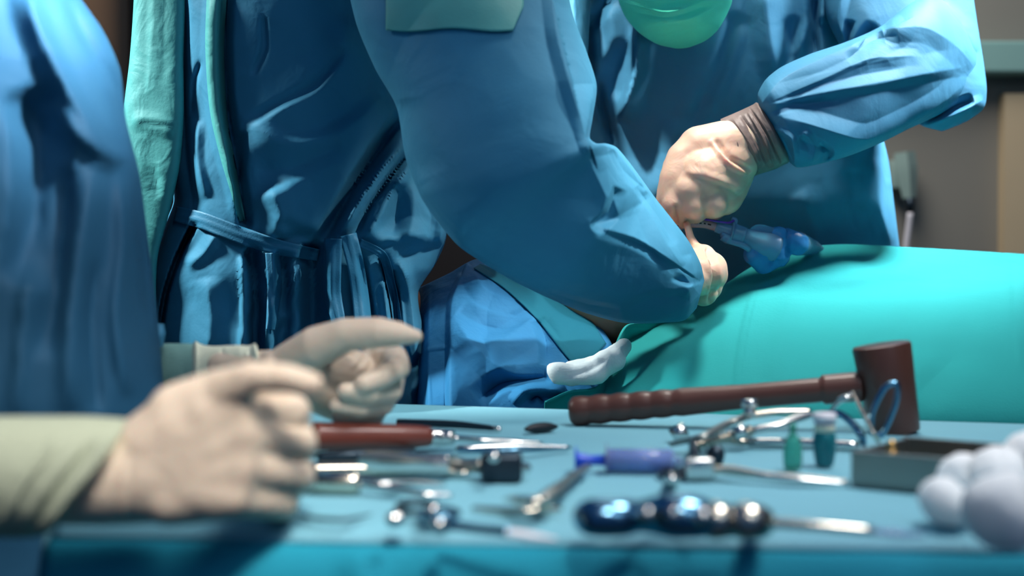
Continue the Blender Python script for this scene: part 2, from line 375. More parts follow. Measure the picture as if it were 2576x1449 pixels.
# ---------------------------------------------------------------- instrument table
def LN(px, py): return T(px, py)
nl, nr_ = np.array([-.62, .80]), np.array([.62, .645])
def near_y(x): return .706 - .08 * x
def far_y(x): return 1.312 - .32 * x if x > -.15 else 1.36 - .10 * (x + .15)
it = thing('instrument_table', 'instrument table under a blue cover with a teal front skirt, set with surgical instruments', 'table', (.05, 1.0, 0))
xL, xR = -.235, .72
def top_fn(u, v):
    x = xL + (xR - xL) * u; y0, y1 = near_y(x), far_y(x)
    y = y0 + (y1 - y0) * v; z = TZ - .0005
    e = min(v, 1) ; k = (y - y0)
    if k < .02: z -= .008 * (1 - k / .02) ** 2
    return np.array([x, y, z])
top = sheet(top_fn, 160, 160, [(.0010, 30, 30, [(1900, 1190), (1890, 1350)])], cr=.0006, crs=14, thick=.002)
obj('cover', top, M_tabc, it)
def skirt_fn(u, v):
    x = xL - .002 + (xR - xL + .004) * u; y0 = near_y(x)
    s = v * .62; r = .028
    ang = min(s / r, math.pi/2)
    y = y0 + .004 - r * .6 * math.sin(ang) - .014 * min(1, max(0, s - .05) / .3) * (1 + math.sin(x * 34)) - .006 * math.sin(x * 71 + 1) * min(1, s / .2)
    z = TZ - .0105 - r * (1 - math.cos(ang)) - max(0, s - r * math.pi/2)
    return np.array([x, y, z])
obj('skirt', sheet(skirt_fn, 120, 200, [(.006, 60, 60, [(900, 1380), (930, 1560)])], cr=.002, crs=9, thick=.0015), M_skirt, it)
def side_fn(u, v):
    y0, y1 = near_y(xL), far_y(xL); y = y0 + (y1 - y0) * u
    return np.array([xL - .004 - .012 * min(1, v * 6) + .005 * math.sin(y * 60) * v, y, TZ - .003 - v * .5])
obj('side_skirt', sheet(side_fn, 30, 60, thick=.0015), M_tabc, it)
def back_fn(u, v):
    x = xL + (xR - xL) * u; return np.array([x, far_y(x) + .003 + .004 * v, TZ - .003 - v * .35])
obj('back_skirt', sheet(back_fn, 12, 80, thick=.0015), M_tabc, it)
obj('tabletop', box((xL + .03, .80, TZ - .03), (xR - .03, 1.06, TZ - .004), .003), M_steeld, it)
for lx in (xL + .06, xR - .06):
    for ly in (.83, 1.03): obj('leg', sweep([(lx, ly, 0), (lx, ly, TZ - .03)], .014, 14, up=(0, 1, 0)), M_steel, it)

# ================================================================ PEOPLE
f0 = lambda x: x
# ---- nurse at the left edge
pA = thing('person', 'person in a blue gown at the left edge, gloved hands held over the instrument table', 'person', (-.52, 1.10, 0))
gA_folds = [
 (.020, 60, 34, [(60, -60), (95, 60), (150, 180), (215, 300), (300, 420)]),
 (-.018, 26, 40, [(160, -20), (225, 110), (290, 220), (318, 330)]),
 (.012, 60, 30, [(120, 250), (190, 330), (260, 380), (345, 400)]),
 (-.034, 70, 90, [(60, 220), (90, 330), (95, 500), (60, 720)], .8),
 (.012, 40, 60, [(240, 400), (210, 560), (180, 780), (170, 1040)]),
 (-.012, 40, 40, [(170, 420), (150, 640), (110, 900)]),
 (.012, 30, 55, [(300, 430), (310, 600), (290, 800), (320, 1000)]),
 (-.012, 22, 40, [(345, 440), (360, 640), (380, 820)]),
 (.008, 25, 25, [(90, 560), (60, 800), (40, 1050)]),
 (-.008, 25, 25, [(240, 650), (230, 850), (250, 1040)]),
]
gA = loft([(-620, -260, 60, -260, 1.12, .15), (-620, 0, 195, 0, 1.12, .16), (-620, 90, 258, 90, 1.12, .16), (-620, 185, 298, 180, 1.12, .16),
           (-620, 300, 312, 300, 1.12, .16), (-620, 440, 346, 440, 1.12, .16), (-620, 600, 368, 600, 1.12, .16), (-620, 800, 392, 800, 1.12, .16),
           (-620, 1000, 408, 1000, 1.12, .16), (-620, 1300, 392, 1300, 1.14, .15), (-640, 1800, 400, 1800, 1.16, .15), (-680, 3300, 330, 3300, 1.2, .2)],
          260, 200, gA_folds, cr=.0025, crs=12)
oA = obj('gown', gA, M_gownA, pA)
# near sleeve (right arm), mostly outside the frame
slA = loft([(-560, -260, -60, -200, 1.02, .09), (-620, 100, -20, 160, .95, .085), (-680, 500, -40, 520, .87, .08), (-760, 900, -80, 900, .78, .075),
            (-640, 1330, -180, 1010, .72, .062), (-380, 1390, -210, 1030, .69, .046), (-160, 1362, -150, 1040, .69, .031)], 90, 90, cr=.003, crs=14)
obj('sleeve', slA, M_gownA, pA)
ka = [(14, 14)]
cuffN = loft([(-200, 1052, -230, 1348, .69, .029), (-60, 1048, -90, 1350, .69, .030), (110, 1047, 20, 1352, .69, .030), (240, 1048, 90, 1350, .69, .030), (322, 1054, 122, 1340, .69, .029)],
             120, 120, [(.006, 18, 30, [(300, 1100), (190, 1230), (110, 1345)]), (-.004, 18, 18, [(240, 1110), (130, 1250), (70, 1350)]), (.003, 15, 15, [(160, 1090), (60, 1220), (0, 1330)])], cr=.0012, crs=30)
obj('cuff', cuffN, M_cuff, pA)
def chainN(ks): return chain([(a, b, .69 + (c - .80) * .86, r) for a, b, c, r in ks])
hN = []
def fl(x, y, front, r): return (x, y, front / (1 - r / F), r)        # centre depth that puts the near side at 'front'
hN += chain([fl(-60, 1195, .668, 126), fl(180, 1196, .668, 126), fl(320, 1192, .667, 128), fl(400, 1182, .666, 132)])
mc = [(590, 1016, 54), (602, 1092, 54), (600, 1172, 54), (584, 1250, 56)]
pq = [(736, 1034, 44), (752, 1112, 46), (746, 1196, 46), (706, 1264, 44)]
for (mx, my, r) in mc:
    hN += chain([fl(400, 1182, .666, 130), fl(500, (1180 + my) / 2, .6655, 92), fl(mx, my, .668, r)])
for a_, b_ in ((0, 1), (1, 2), (2, 3)):
    hN += chain([fl(mc[a_][0], mc[a_][1], .669, 54), fl(mc[b_][0], mc[b_][1], .669, 54)])
    hN += chain([fl(520, mc[a_][1] + 20, .666, 72), fl(520, mc[b_][1] - 16, .666, 72)])
    hN += chain([fl(450, 1070 + 40 * a_, .666, 96), fl(540, 1070 + 55 * b_, .666, 76)])
    hN += chain([fl((mc[a_][0] + mc[b_][0]) / 2, (mc[a_][1] + mc[b_][1]) / 2, .6705, 50), fl((pq[a_][0] + pq[b_][0]) / 2 - 8, (pq[a_][1] + pq[b_][1]) / 2, .7060, 44)])
hN += chain([fl(430, 1240, .667, 84), fl(584, 1250, .669, 58)]) + chain([fl(390, 1120, .667, 96), fl(470, 1050, .667, 88), fl(560, 1010, .668, 62)])
for (mx, my, r), (qx, qy, q) in zip(mc, pq):
    hN += chain([fl(mx, my, .6685, r), fl(qx, qy, .7000, q), fl(qx + 6, qy + 6, .722, q - 3), fl(qx - 70, qy + 14, .742, q - 8)])
hN += chain([fl(450, 1040, .668, 80), fl(550, 985, .668, 58), fl(630, 948, .660, 40), fl(720, 950, .657, 38), fl(784, 966, .660, 32)])    # thumb
hN = fuse(hN, .0016, 12)
hN = relief(hN, [(-.005, 14, 18, [(640, 1000), (690, 990), (750, 996)]), (-.0022, 9, 9, [(715, 1072), (810, 1073)], 1, 'open'), (-.0022, 9, 9, [(715, 1154), (810, 1156)], 1, 'open'), (-.0022, 9, 9, [(705, 1232), (790, 1234)], 1, 'open'),
                 (-.0008, 7, 7, [(300, 1120), (288, 1200), (292, 1310)]), (-.0012, 7, 7, [(330, 1130), (322, 1220), (330, 1320)]), (.0010, 8, 8, [(312, 1150), (304, 1230), (310, 1315)]),
                 (.0012, 40, 26, [(616, 1000), (632, 1092), (628, 1180), (606, 1262)], 1, 'open')], cr=.0004)
obj('glove', hN, M_glove, pA)
cuffF1 = loft([(330, 868, 330, 990, 1.17, .02), (405, 864, 402, 990, 1.13, .02), (470, 864, 470, 985, 1.11, .02), (505, 866, 505, 980, 1.10, .02)], 60, 80, cr=.0012, crs=50)
obj('cuff', cuffF1, M_cuffg, pA)
cuffF2 = loft([(484, 866, 484, 982, 1.105, .021), (492, 858, 492, 985, 1.10, .0235), (502, 864, 504, 980, 1.095, .021), (600, 868, 606, 965, 1.06, .018), (632, 868, 640, 958, 1.05, .018), (640, 864, 648, 958, 1.045, .0195), (647, 872, 655, 950, 1.04, .017)],
               120, 80, [(-.002, 8, 8, [(560, 872), (556, 960)]), (.0015, 6, 6, [(620, 875), (624, 955)])], cr=.0008, crs=60)
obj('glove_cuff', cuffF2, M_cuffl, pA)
hF = chain([(560, 920, 1.07, 38), (660, 918, 1.04, 37), (720, 925, 1.01, 46)])
hF += chain([(700, 925, 1.0, 44), (790, 925, 1.01, 76), (880, 950, 1.035, 72), (930, 965, 1.045, 66)])
hF += chain([(760, 960, 1.0, 60), (850, 1000, 1.03, 60), (900, 1010, 1.04, 50)])
hF += chain([(720, 910, 1.0, 44), (800, 872, .985, 54), (870, 842, .975, 42), (952, 836, .97, 38), (1000, 840, .97, 31), (1046, 846, .97, 17)])
for k in (((940, 905, 1.05, 40), (990, 902, 1.03, 36), (1000, 925, .995, 32), (960, 948, .975, 29), (915, 966, .965, 24)),
          ((940, 950, 1.055, 38), (985, 955, 1.04, 34), (982, 985, 1.0, 30), (930, 992, .975, 27), (868, 984, .965, 21)),
          ((930, 990, 1.05, 36), (968, 1000, 1.04, 32), (962, 1018, 1.0, 28), (910, 1026, .98, 25), (846, 1020, .97, 19)),
          ((915, 1020, 1.05, 32), (945, 1035, 1.04, 28), (940, 1050, 1.01, 25), (890, 1058, .99, 22), (850, 1052, .985, 17))):
    hF += chain(k)
hF = fuse(hF, .0014, 4)
hF = relief(hF, [(.002, 6, 6, [(960, 870), (900, 940)]), (.002, 6, 6, [(930, 865), (880, 930)]), (-.003, 10, 10, [(870, 895), (960, 872), (1000, 868)])], cr=.0003)
obj('glove', hF, M_glove, pA)
obj('gown_tie', loft([(384, 815, 412, 815, 1.10, .006), (382, 840, 416, 838, 1.10, .008), (388, 872, 410, 872, 1.10, .004)], 20, 24), M_gownC, oA)
bA = wchain([((-.52, 1.13, 1.0), .10), ((-.50, 1.13, 1.30), .10)])
bA += wchain([((-.50, 1.13, 1.32), .09), ((-.56, 1.11, 1.44), .055), ((-.62, 1.10, 1.56), .085), ((-.63, 1.10, 1.62), .09)])
bA += wchain([((-.52, 1.12, .95), .11), ((-.56, 1.15, .5), .06), ((-.56, 1.17, .09), .045), ((-.48, 1.14, .03), .03)]) + wchain([((-.50, 1.16, .95), .11), ((-.46, 1.20, .5), .06), ((-.46, 1.22, .09), .045), ((-.38, 1.19, .03), .03)])
bA += wchain([((-.50, 1.08, 1.34), .07), (P(-300, 300, .95), .045), (P(-420, 1150, .74), .03), (P(-100, 1195, .69), .022)])
bA += wchain([((-.48, 1.18, 1.32), .06), (P(60, 800, 1.20), .04), (P(250, 920, 1.19), .02), (P(420, 922, 1.13), .012), (P(560, 920, 1.08), .0105)])
obj('body', fuse(bA, .012, 3), M_skin, pA)
obj('cap', sweep([(-.63, 1.10, 1.60), (-.63, 1.10, 1.64), (-.635, 1.10, 1.69), (-.64, 1.10, 1.722)], [.100, .102, .078, .01], 24, up=(0, 1, 0), res=12), M_cap, pA)

# ---- surgeon at the centre, back and right arm towards us
pB = thing('person', 'person in a gown tied at the back, one arm stretched across to the patient', 'person', (-.22, 1.66, 0))
tB_folds = [
 (-.040, 14, 26, [(568, -60), (562, 120), (568, 260), (590, 400), (614, 560)], 1.1, 'open'),
 (.012, 24, 40, [(535, -60), (528, 180), (545, 320), (585, 470), (608, 570)]),
 (-.014, 30, 16, [(468, -40), (462, 200), (468, 380), (486, 520)]),
 (-.008, 12, 12, [(508, 150), (488, 210), (480, 290)]),
 (.008, 30, 20, [(500, 300), (496, 400), (520, 500)]),
 (-.022, 22, 20, [(606, 330), (606, 400), (596, 460)]),
 (-.008, 12, 12, [(662, 40), (662, 130), (635, 190)]),
 (.010, 60, 120, [(885, 40), (850, 130), (760, 210), (650, 270), (605, 300)]),
 (-.012, 80, 16, [(870, 120), (790, 215), (700, 262), (620, 312)]),
 (.009, 110, 30, [(620, 300), (720, 360), (860, 330), (960, 250)]),
 (-.008, 40, 70, [(640, 430), (740, 420), (860, 360)]),
 (.022, 62, 100, [(680, 470), (704, 530), (716, 600)]),
 (-.010, 30, 30, [(700, 560), (760, 590), (800, 610)]),
 (-.045, 26, 30, [(1012, 285), (935, 400), (872, 500), (800, 625)], .9),
 (.014, 12, 26, [(1032, 345), (955, 430), (905, 500), (855, 590)]),
 (-.026, 10, 16, [(1038, 372), (978, 450), (930, 520), (892, 600)], .9),
 (.012, 12, 26, [(1046, 400), (992, 470), (944, 560), (908, 610)]),
 (.020, 30, 60, [(1070, 455), (1112, 530), (1104, 620)]),
 (-.020, 60, 40, [(1000, 460), (1000, 540), (985, 600)]),
 (.012, 20, 50, [(930, 616), (1010, 592), (1090, 602)]),
 (-.012, 50, 20, [(1000, 650), (1060, 632), (1112, 616)]),
 (-.060, 9, 12, [(486, 566), (450, 640), (418, 730), (400, 830)], .6, 'open'),
 (.008, 30, 22, [(545, 590), (510, 640), (470, 670)]),
 (.010, 50, 50, [(520, 700), (530, 800), (520, 900)]),
 (.016, 10, 34, [(606, 640), (612, 760), (606, 900)]),
 (-.045, 18, 30, [(628, 640), (640, 700), (640, 880)], .8, 'open'),
 (.018, 22, 18, [(648, 700), (672, 780), (664, 880)]),
 (-.030, 20, 24, [(708, 650), (716, 760), (704, 900)], .9, 'open'),
 (.016, 16, 22, [(745, 660), (738, 740), (700, 820)]),
 (-.055, 34, 40, [(784, 640), (788, 760), (782, 900)], .7, 'open'),
 (-.034, 14, 18, [(955, 640), (985, 720), (1000, 860)], .9),
 (.016, 20, 26, [(1005, 650), (1035, 760), (1046, 900)]),
 (-.020, 16, 16, [(905, 640), (925, 740), (950, 880)]),
 (.010, 18, 16, [(965, 700), (975, 800), (1010, 900)]),
 (-.010, 10, 10, [(1010, 860), (1040, 920), (1066, 890)]),
 (.012, 20, 12, [(1040, 990), (1066, 930), (1060, 880)]),
]
gBt = loft([(455, -320, 1060, -320, 1.58, .13), (435, -60, 1000, -60, 1.60, .13), (435, 120, 1020, 120, 1.61, .13), (435, 300, 1042, 300, 1.62, .13), (432, 440, 1062, 430, 1.62, .13), (438, 510, 1100, 490, 1.62, .13),
            (412, 575, 1124, 550, 1.62, .125), (390, 640, 1118, 610, 1.62, .12), (378, 700, 1090, 670, 1.62, .12), (374, 760, 1052, 730, 1.63, .125), (372, 850, 1062, 830, 1.63, .13), (372, 1000, 1072, 1000, 1.64, .135),
            (372, 1300, 1076, 1300, 1.65, .14), (330, 2000, 1100, 2000, 1.66, .15), (300, 2900, 1120, 2900, 1.68, .16)],
           420, 360, tB_folds, cr=.0035, crs=11, pw=2.3, seed=3)
oB = obj('gown', gBt, M_gownB, pB)
tB = bvh(gBt)
flapB = loft([(330, -300, 470, -300, 1.56, .02), (338, -40, 468, -40, 1.56, .02), (326, 150, 462, 150, 1.56, .022), (308, 300, 462, 300, 1.56, .025), (300, 420, 452, 420, 1.56, .025), (300, 520, 430, 520, 1.56, .022), (310, 640, 398, 640, 1.56, .02), (320, 800, 392, 800, 1.56, .02), (320, 1200, 392, 1200, 1.56, .02)],
             200, 90, [(.004, 30, 30, [(330, 300), (390, 310), (440, 330)]), (-.003, 10, 10, [(350, 305), (440, 322)]), (.003, 20, 20, [(390, -50), (385, 250)]), (-.003, 18, 18, [(370, 350), (400, 500)]), (.020, 170, 12, [(464, -80), (464, 420), (420, 820)], 1.0, 'open')], cr=.0010, crs=25, seed=6, pw=3.6)
obj('gown_edge', ribbon(tB, [(548, -60), (540, 120), (552, 300), (582, 440), (610, 556)], [52, 48, 44, 34, 14], .006), M_flap, oB)['label'] = 'sea-green folded edge of the back opening'  # separate sea-green ribbon laid over the darker torso cloth
fl = obj('gown_back_flap', flapB, M_flap, pB); fl['label'] = 'sea-green back panel of the gown'
belt = ribbon(tB, [(440, 538), (500, 552), (600, 590), (700, 622), (800, 642)], [40, 42, 44, 38, 30], .006)
obj('belt', belt, M_tape, oB)
obj('belt_tie', ribbon(tB, [(838, 600), (836, 680), (836, 740), (850, 800), (870, 900)], [44, 44, 44, 30, 30], .020), M_tape, oB)
obj('belt_tie', ribbon(tB, [(875, 590), (893, 660), (908, 760), (918, 900)], [44, 42, 44, 46], .014), M_tape, oB)
obj('belt_tie', ribbon(tB, [(905, 610), (960, 640), (985, 720), (1005, 850)], [20, 22, 22, 22], .012), M_tape, oB)
obj('belt_loop', ribbon(tB, [(686, 636), (690, 720), (680, 830)], [38, 36, 22], .010), M_tape, oB)
aB_folds = [
 (.013, 30, 80, [(1385, -60), (1402, 90), (1440, 230), (1482, 360)], 1.0, 'open'),
 (-.008, 50, 70, [(1005, 250), (1020, 330), (1070, 450)]),
 (.007, 30, 60, [(1060, 470), (1110, 530), (1170, 590)]),
 (-.022, 10, 34, [(1550, 470), (1530, 530), (1486, 572)], 1.0),
 (.070, 520, 140, [(1474, 350), (1494, 430), (1526, 505), (1492, 566), (1600, 600), (1700, 668), (1762, 745)], 1.0, 'open'),
 (-.006, 24, 4, [(1490, 572), (1600, 606), (1700, 668), (1770, 715)], 1.0),
 (.010, 50, 60, [(1520, 390), (1535, 470), (1560, 550)]),
 (-.014, 20, 30, [(1540, 376), (1570, 430), (1625, 478)]),
 (-.016, 12, 30, [(1600, 470), (1670, 570), (1690, 620)]),
 (.014, 40, 16, [(1625, 490), (1655, 570), (1716, 670)]),
 (.012, 30, 14, [(1735, 640), (1748, 700), (1722, 750)]),
 (-.010, 10, 20, [(1690, 700), (1735, 712), (1770, 700)]),
 (-.006, 60, 20, [(1560, 780), (1640, 752), (1735, 742)]),
 (-.012, 40, 12, [(1380, 735), (1480, 765), (1560, 778)]),
 (.006, 60, 90, [(1240, 640), (1400, 700), (1600, 740)]),
 (-.004, 60, 60, [(1180, 560), (1290, 630), (1380, 700)]),
]
gBa = loft([(790, -330, 1440, -330, 1.42, .085), (868, -60, 1420, -70, 1.39, .085), (900, 70, 1440, 40, 1.37, .085), (945, 175, 1474, 130, 1.36, .082), (998, 270, 1500, 215, 1.35, .08), (1022, 400, 1490, 300, 1.34, .078), (1065, 505, 1484, 350, 1.33, .075),
            (1105, 562, 1500, 362, 1.33, .074), (1155, 620, 1524, 362, 1.34, .072), (1210, 658, 1548, 370, 1.36, .07), (1290, 706, 1580, 405, 1.38, .068), (1370, 745, 1612, 448, 1.40, .066),
            (1470, 786, 1650, 500, 1.44, .06), (1570, 812, 1696, 558, 1.47, .055), (1665, 812, 1738, 615, 1.50, .048), (1725, 804, 1764, 668, 1.53, .04), (1752, 776, 1772, 705, 1.55, .028)],
           380, 320, aB_folds, cr=.0028, crs=10, pw=2.2, seed=9)
oBa = obj('sleeve', gBa, M_gownB, pB)
tA = bvh(gBa)
pt = sheet(lambda u, v: on(tA, (972 + 345*u) - max(0, v - .55) * 60 * u, -40 + 116 * v - 20 * u * (1-v) + 4 * math.sin(u*9), .0025, 1.3), 26, 60, thick=.001)
# rounded right end for the patch
pp, pf = pt; qx, qy = proj(pp)
o = obj('sleeve_patch', (pp, pf), M_patch, oBa); o['label'] = 'greenish reinforcement patch on the sleeve'
# left sleeve, hidden in front of the torso: goes to the patient
slB = loft([(1010, -300, 1190, -300, 1.64, .06), (1040, 100, 1200, 60, 1.64, .06), (1090, 400, 1230, 330, 1.63, .055), (1160, 560, 1300, 400, 1.61, .045), (1340, 600, 1380, 470, 1.60, .035)], 60, 60, cr=.003)
obj('sleeve', slB, M_gownB, pB)
hB = chain([(1650, 735, 1.53, 40), (1735, 708, 1.56, 44), (1772, 690, 1.58, 50), (1786, 676, 1.60, 44)])
hB += chain([(1760, 680, 1.58, 46), (1768, 648, 1.60, 34), (1748, 622, 1.61, 15), (1737, 598, 1.615, 10.5), (1731, 574, 1.62, 9.5), (1727, 562, 1.63, 9)])
hB += chain([(1790, 690, 1.60, 42), (1775, 650, 1.625, 28), (1745, 622, 1.64, 14), (1712, 604, 1.65, 11)])
hB += chain([(1780, 720, 1.60, 38), (1760, 680, 1.635, 24), (1720, 650, 1.66, 13), (1690, 640, 1.67, 11)])
hB += chain([(1770, 735, 1.59, 36), (1740, 700, 1.63, 20), (1710, 670, 1.67, 12), (1690, 655, 1.68, 11)])
hB += chain([(1762, 685, 1.57, 44), (1740, 650, 1.585, 22), (1716, 622, 1.60, 12), (1700, 600, 1.62, 11)])
hB = fuse(hB, .0016, 9)
hB = relief(hB, [(-.006, 8, 16, [(1780, 628), (1800, 690), (1785, 760)], 1, 'open')], cr=.0003)
obj('glove', hB, M_gloveC, pB)
sx = (1812, 642); cuffB = loft([(1790, 628, 1758, 700, 1.60, .012)]*1 + [(1812, 638, 1762, 735, 1.61, .016), (1838, 672, 1772, 756, 1.61, .018), (1832, 712, 1796, 760, 1.60, .012)], 40, 40, [(-.003, 6, 6, [(1815, 650), (1815, 720)])])
bB = wchain([((-.22, 1.68, 1.0), .09), ((-.20, 1.66, 1.32), .09), ((-.17, 1.62, 1.48), .07), ((-.16, 1.60, 1.57), .055), ((-.15, 1.58, 1.66), .088), ((-.15, 1.58, 1.70), .092)])
bB += wchain([((-.15, 1.58, 1.44), .06), (P(1140, -60, 1.40), .05), (P(1290, 560, 1.36), .042), (P(1700, 715, 1.54), .018)])
bB += wchain([((-.10, 1.64, 1.44), .05), (P(1130, 250, 1.64), .03), (P(1210, 420, 1.61), .026), (P(1350, 540, 1.60), .018)])
for s in (-.09, .09): bB += wchain([((-.22 + s*.5, 1.68, 1.0), .085), ((-.22 + s, 1.68, .5), .06), ((-.22 + s, 1.70, .09), .045), ((-.15 + s, 1.70, .03), .03)])
obj('body', fuse(bB, .012, 3), M_skin, pB)
obj('cap', sweep([(-.15, 1.58, 1.70), (-.15, 1.58, 1.74), (-.15, 1.58, 1.78), (-.15, 1.58, 1.80)], [.103, .100, .07, .01], 24, up=(0, 1, 0), res=12), M_cap, pB)

# ---- surgeon facing us at the right
pC = thing('person', 'person in a sky-blue gown and green face mask facing the camera, bent over the patient', 'person', (.25, 1.98, 0))
tC_folds = [
 (.034, 18, 50, [(1604, 60), (1596, 180), (1562, 300)]),
 (-.008, 40, 40, [(1560, 100), (1540, 250)]),
 (.012, 40, 20, [(1470, 0), (1500, 120), (1500, 260)]),
 (-.018, 20, 26, [(1450, 110), (1490, 60), (1530, 0)]),
 (.014, 60, 40, [(1530, 10), (1540, 100), (1500, 180)]),
 (-.02, 10, 16, [(1500, 190), (1512, 270), (1540, 370)]),
 (.016, 50, 50, [(1920, -40), (1935, 80), (1955, 190)]),
 (-.014, 30, 30, [(1990, 40), (1990, 120), (1965, 190)]),
 (.012, 26, 22, [(2020, -40), (2030, 60), (2000, 150)]),
 (-.03, 16, 20, [(2046, -40), (2046, 80), (2050, 160)]),
 (.012, 16, 20, [(2075, -40), (2068, 60)]),
 (-.014, 24, 60, [(1850, 30), (1820, 140), (1770, 250), (1730, 330)]),
 (.010, 90, 20, [(1870, 60), (1840, 160), (1790, 270), (1740, 360)]),
 (.010, 40, 40, [(1700, 300), (1660, 500)]),
 (.010, 40, 50, [(2010, 480), (2050, 560), (2060, 640)]),
 (-.010, 40, 40, [(2140, 420), (2150, 520), (2190, 620)]),
 (.010, 30, 40, [(2200, 400), (2215, 520), (2245, 620)]),
]
gC = loft([(1340, -420, 2080, -420, 1.90, .11), (1330, -120, 2150, -120, 1.92, .14), (1340, 60, 2160, 60, 1.93, .15), (1350, 250, 2190, 250, 1.95, .15), (1360, 400, 2232, 400, 1.97, .14), (1370, 520, 2248, 520, 1.98, .14), (1370, 640, 2264, 640, 2.02, .12), (1370, 760, 2285, 760, 2.08, .12), (1370, 900, 2300, 900, 2.11, .12), (1360, 1600, 2310, 1600, 2.13, .13), (1350, 2500, 2320, 2500, 2.15, .14)],
          330, 300, tC_folds, cr=.003, crs=9, pw=2.3, seed=12)
obj('gown', gC, M_gownC, pC)
uC = loft([(2030, -330, 2380, -330, 1.86, .075), (2060, -60, 2440, -60, 1.84, .08), (2085, 60, 2458, 60, 1.82, .08), (2150, 170, 2476, 170, 1.80, .075), (2230, 255, 2482, 232, 1.79, .065), (2325, 318, 2470, 278, 1.79, .05), (2368, 330, 2440, 300, 1.79, .02)],
          200, 200, [(-.022, 26, 20, [(2200, 60), (2170, 110), (2130, 170)]), (.012, 20, 26, [(2120, -40), (2110, 60), (2130, 110)]), (-.016, 16, 14, [(2140, 50), (2130, 110)]),
                     (.010, 26, 20, [(2330, 330), (2400, 290), (2476, 250)]), (-.020, 16, 22, [(2300, 310), (2380, 280), (2450, 250)]), (.008, 30, 30, [(2360, 20), (2430, 80), (2460, 130)])], cr=.003, crs=12, pw=2.3, seed=15)
obj('sleeve_upper', uC, M_gownC, pC)
fC_folds = [
 (0.0124, 60, 34, [(1915, 262), (1960, 205), (2060, 150), (2170, 100), (2245, 66)], 1.0, 'open'),
 (-0.0062, 30, 20, [(2130, 150), (2200, 100), (2260, 90)]),
 (0.0087, 22, 50, [(1930, 272), (2050, 236), (2200, 212), (2350, 182), (2430, 168)], 1.0),
 (-0.0062, 26, 26, [(1935, 262), (2060, 215), (2160, 190), (2280, 170)]),
 (0.0050, 26, 20, [(1940, 255), (2080, 195), (2180, 150), (2330, 140)]),
 (-0.0050, 16, 16, [(1925, 285), (2010, 262), (2110, 255)]),
 (0.0124, 70, 40, [(1930, 288), (2010, 305), (2090, 330), (2175, 352), (2280, 310), (2370, 260), (2440, 200)], 1.0),
 (-0.0074, 24, 24, [(2010, 350), (2060, 372), (2090, 400)]),
 (-0.0124, 14, 14, [(2060, 362), (2086, 380), (2080, 410)]),
 (0.0074, 16, 16, [(2020, 330), (2050, 372), (2040, 420)]),
 (0.0062, 10, 14, [(1945, 320), (1990, 350), (2000, 410)]),
 (-0.0050, 10, 10, [(1960, 330), (1985, 380), (1998, 410)]),
 (0.0087, 40, 70, [(2230, 70), (2330, 70), (2420, 130), (2450, 170)]),
 (-0.0087, 40, 20, [(2210, 66), (2180, 90), (2220, 80)]),
]
fC = loft([(1908, 262, 1988, 410, 1.66, .026), (1906, 238, 2002, 420, 1.66, .036), (1922, 206, 2022, 420, 1.66, .046), (1955, 176, 2062, 412, 1.67, .052), (2030, 140, 2130, 394, 1.68, .058), (2130, 106, 2210, 362, 1.70, .062), (2215, 68, 2290, 322, 1.73, .066),
           (2290, 10, 2360, 290, 1.75, .066), (2345, -10, 2420, 258, 1.77, .06), (2400, 20, 2462, 222, 1.79, .05), (2440, 80, 2474, 190, 1.80, .03)],
          330, 300, fC_folds, cr=.0022, crs=12, pw=2.2, seed=17)
obj('sleeve', fC, M_gownC, pC)
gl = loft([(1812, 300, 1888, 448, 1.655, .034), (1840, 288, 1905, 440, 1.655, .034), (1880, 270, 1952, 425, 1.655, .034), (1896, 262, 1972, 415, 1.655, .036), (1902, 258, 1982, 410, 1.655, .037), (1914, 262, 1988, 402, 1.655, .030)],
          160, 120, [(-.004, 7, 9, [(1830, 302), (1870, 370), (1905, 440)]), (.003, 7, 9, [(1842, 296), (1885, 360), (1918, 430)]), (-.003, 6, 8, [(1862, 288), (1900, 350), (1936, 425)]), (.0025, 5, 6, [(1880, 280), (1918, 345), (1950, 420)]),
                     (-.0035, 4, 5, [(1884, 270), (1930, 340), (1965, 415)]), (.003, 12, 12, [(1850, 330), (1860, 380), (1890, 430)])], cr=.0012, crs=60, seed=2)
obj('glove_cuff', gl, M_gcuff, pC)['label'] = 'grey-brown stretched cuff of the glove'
hC = chain([(1900, 345, 1.66, 74), (1840, 375, 1.655, 76), (1790, 400, 1.65, 82)])
hC += chain([(1850, 365, 1.65, 68), (1760, 372, 1.64, 56), (1718, 398, 1.635, 42), (1700, 450, 1.63, 42), (1690, 500, 1.63, 38)])
hC += chain([(1840, 400, 1.65, 72), (1770, 440, 1.63, 70), (1735, 480, 1.62, 46)])
hC += chain([(1840, 410, 1.66, 64), (1810, 450, 1.64, 66), (1790, 480, 1.63, 46)])
hC += chain([(1850, 430, 1.67, 50), (1840, 470, 1.66, 44), (1828, 500, 1.65, 40)])
hC += chain([(1700, 420, 1.645, 34), (1676, 480, 1.65, 24), (1668, 520, 1.655, 20), (1684, 556, 1.66, 15)])     # thumb side
for k in (((1700, 470, 1.63, 38), (1694, 515, 1.62, 30), (1712, 545, 1.635, 22), (1722, 560, 1.65, 16)),
          ((1740, 480, 1.62, 42), (1746, 520, 1.615, 33), (1756, 536, 1.64, 24), (1740, 556, 1.66, 16)),
          ((1790, 480, 1.63, 42), (1798, 518, 1.62, 32), (1790, 528, 1.65, 24), (1770, 545, 1.67, 16)),
          ((1828, 495, 1.65, 40), (1826, 512, 1.64, 30), (1815, 520, 1.66, 24), (1800, 540, 1.68, 15))):
    hC += chain(k)
hC = fuse(hC, .0018, 14)
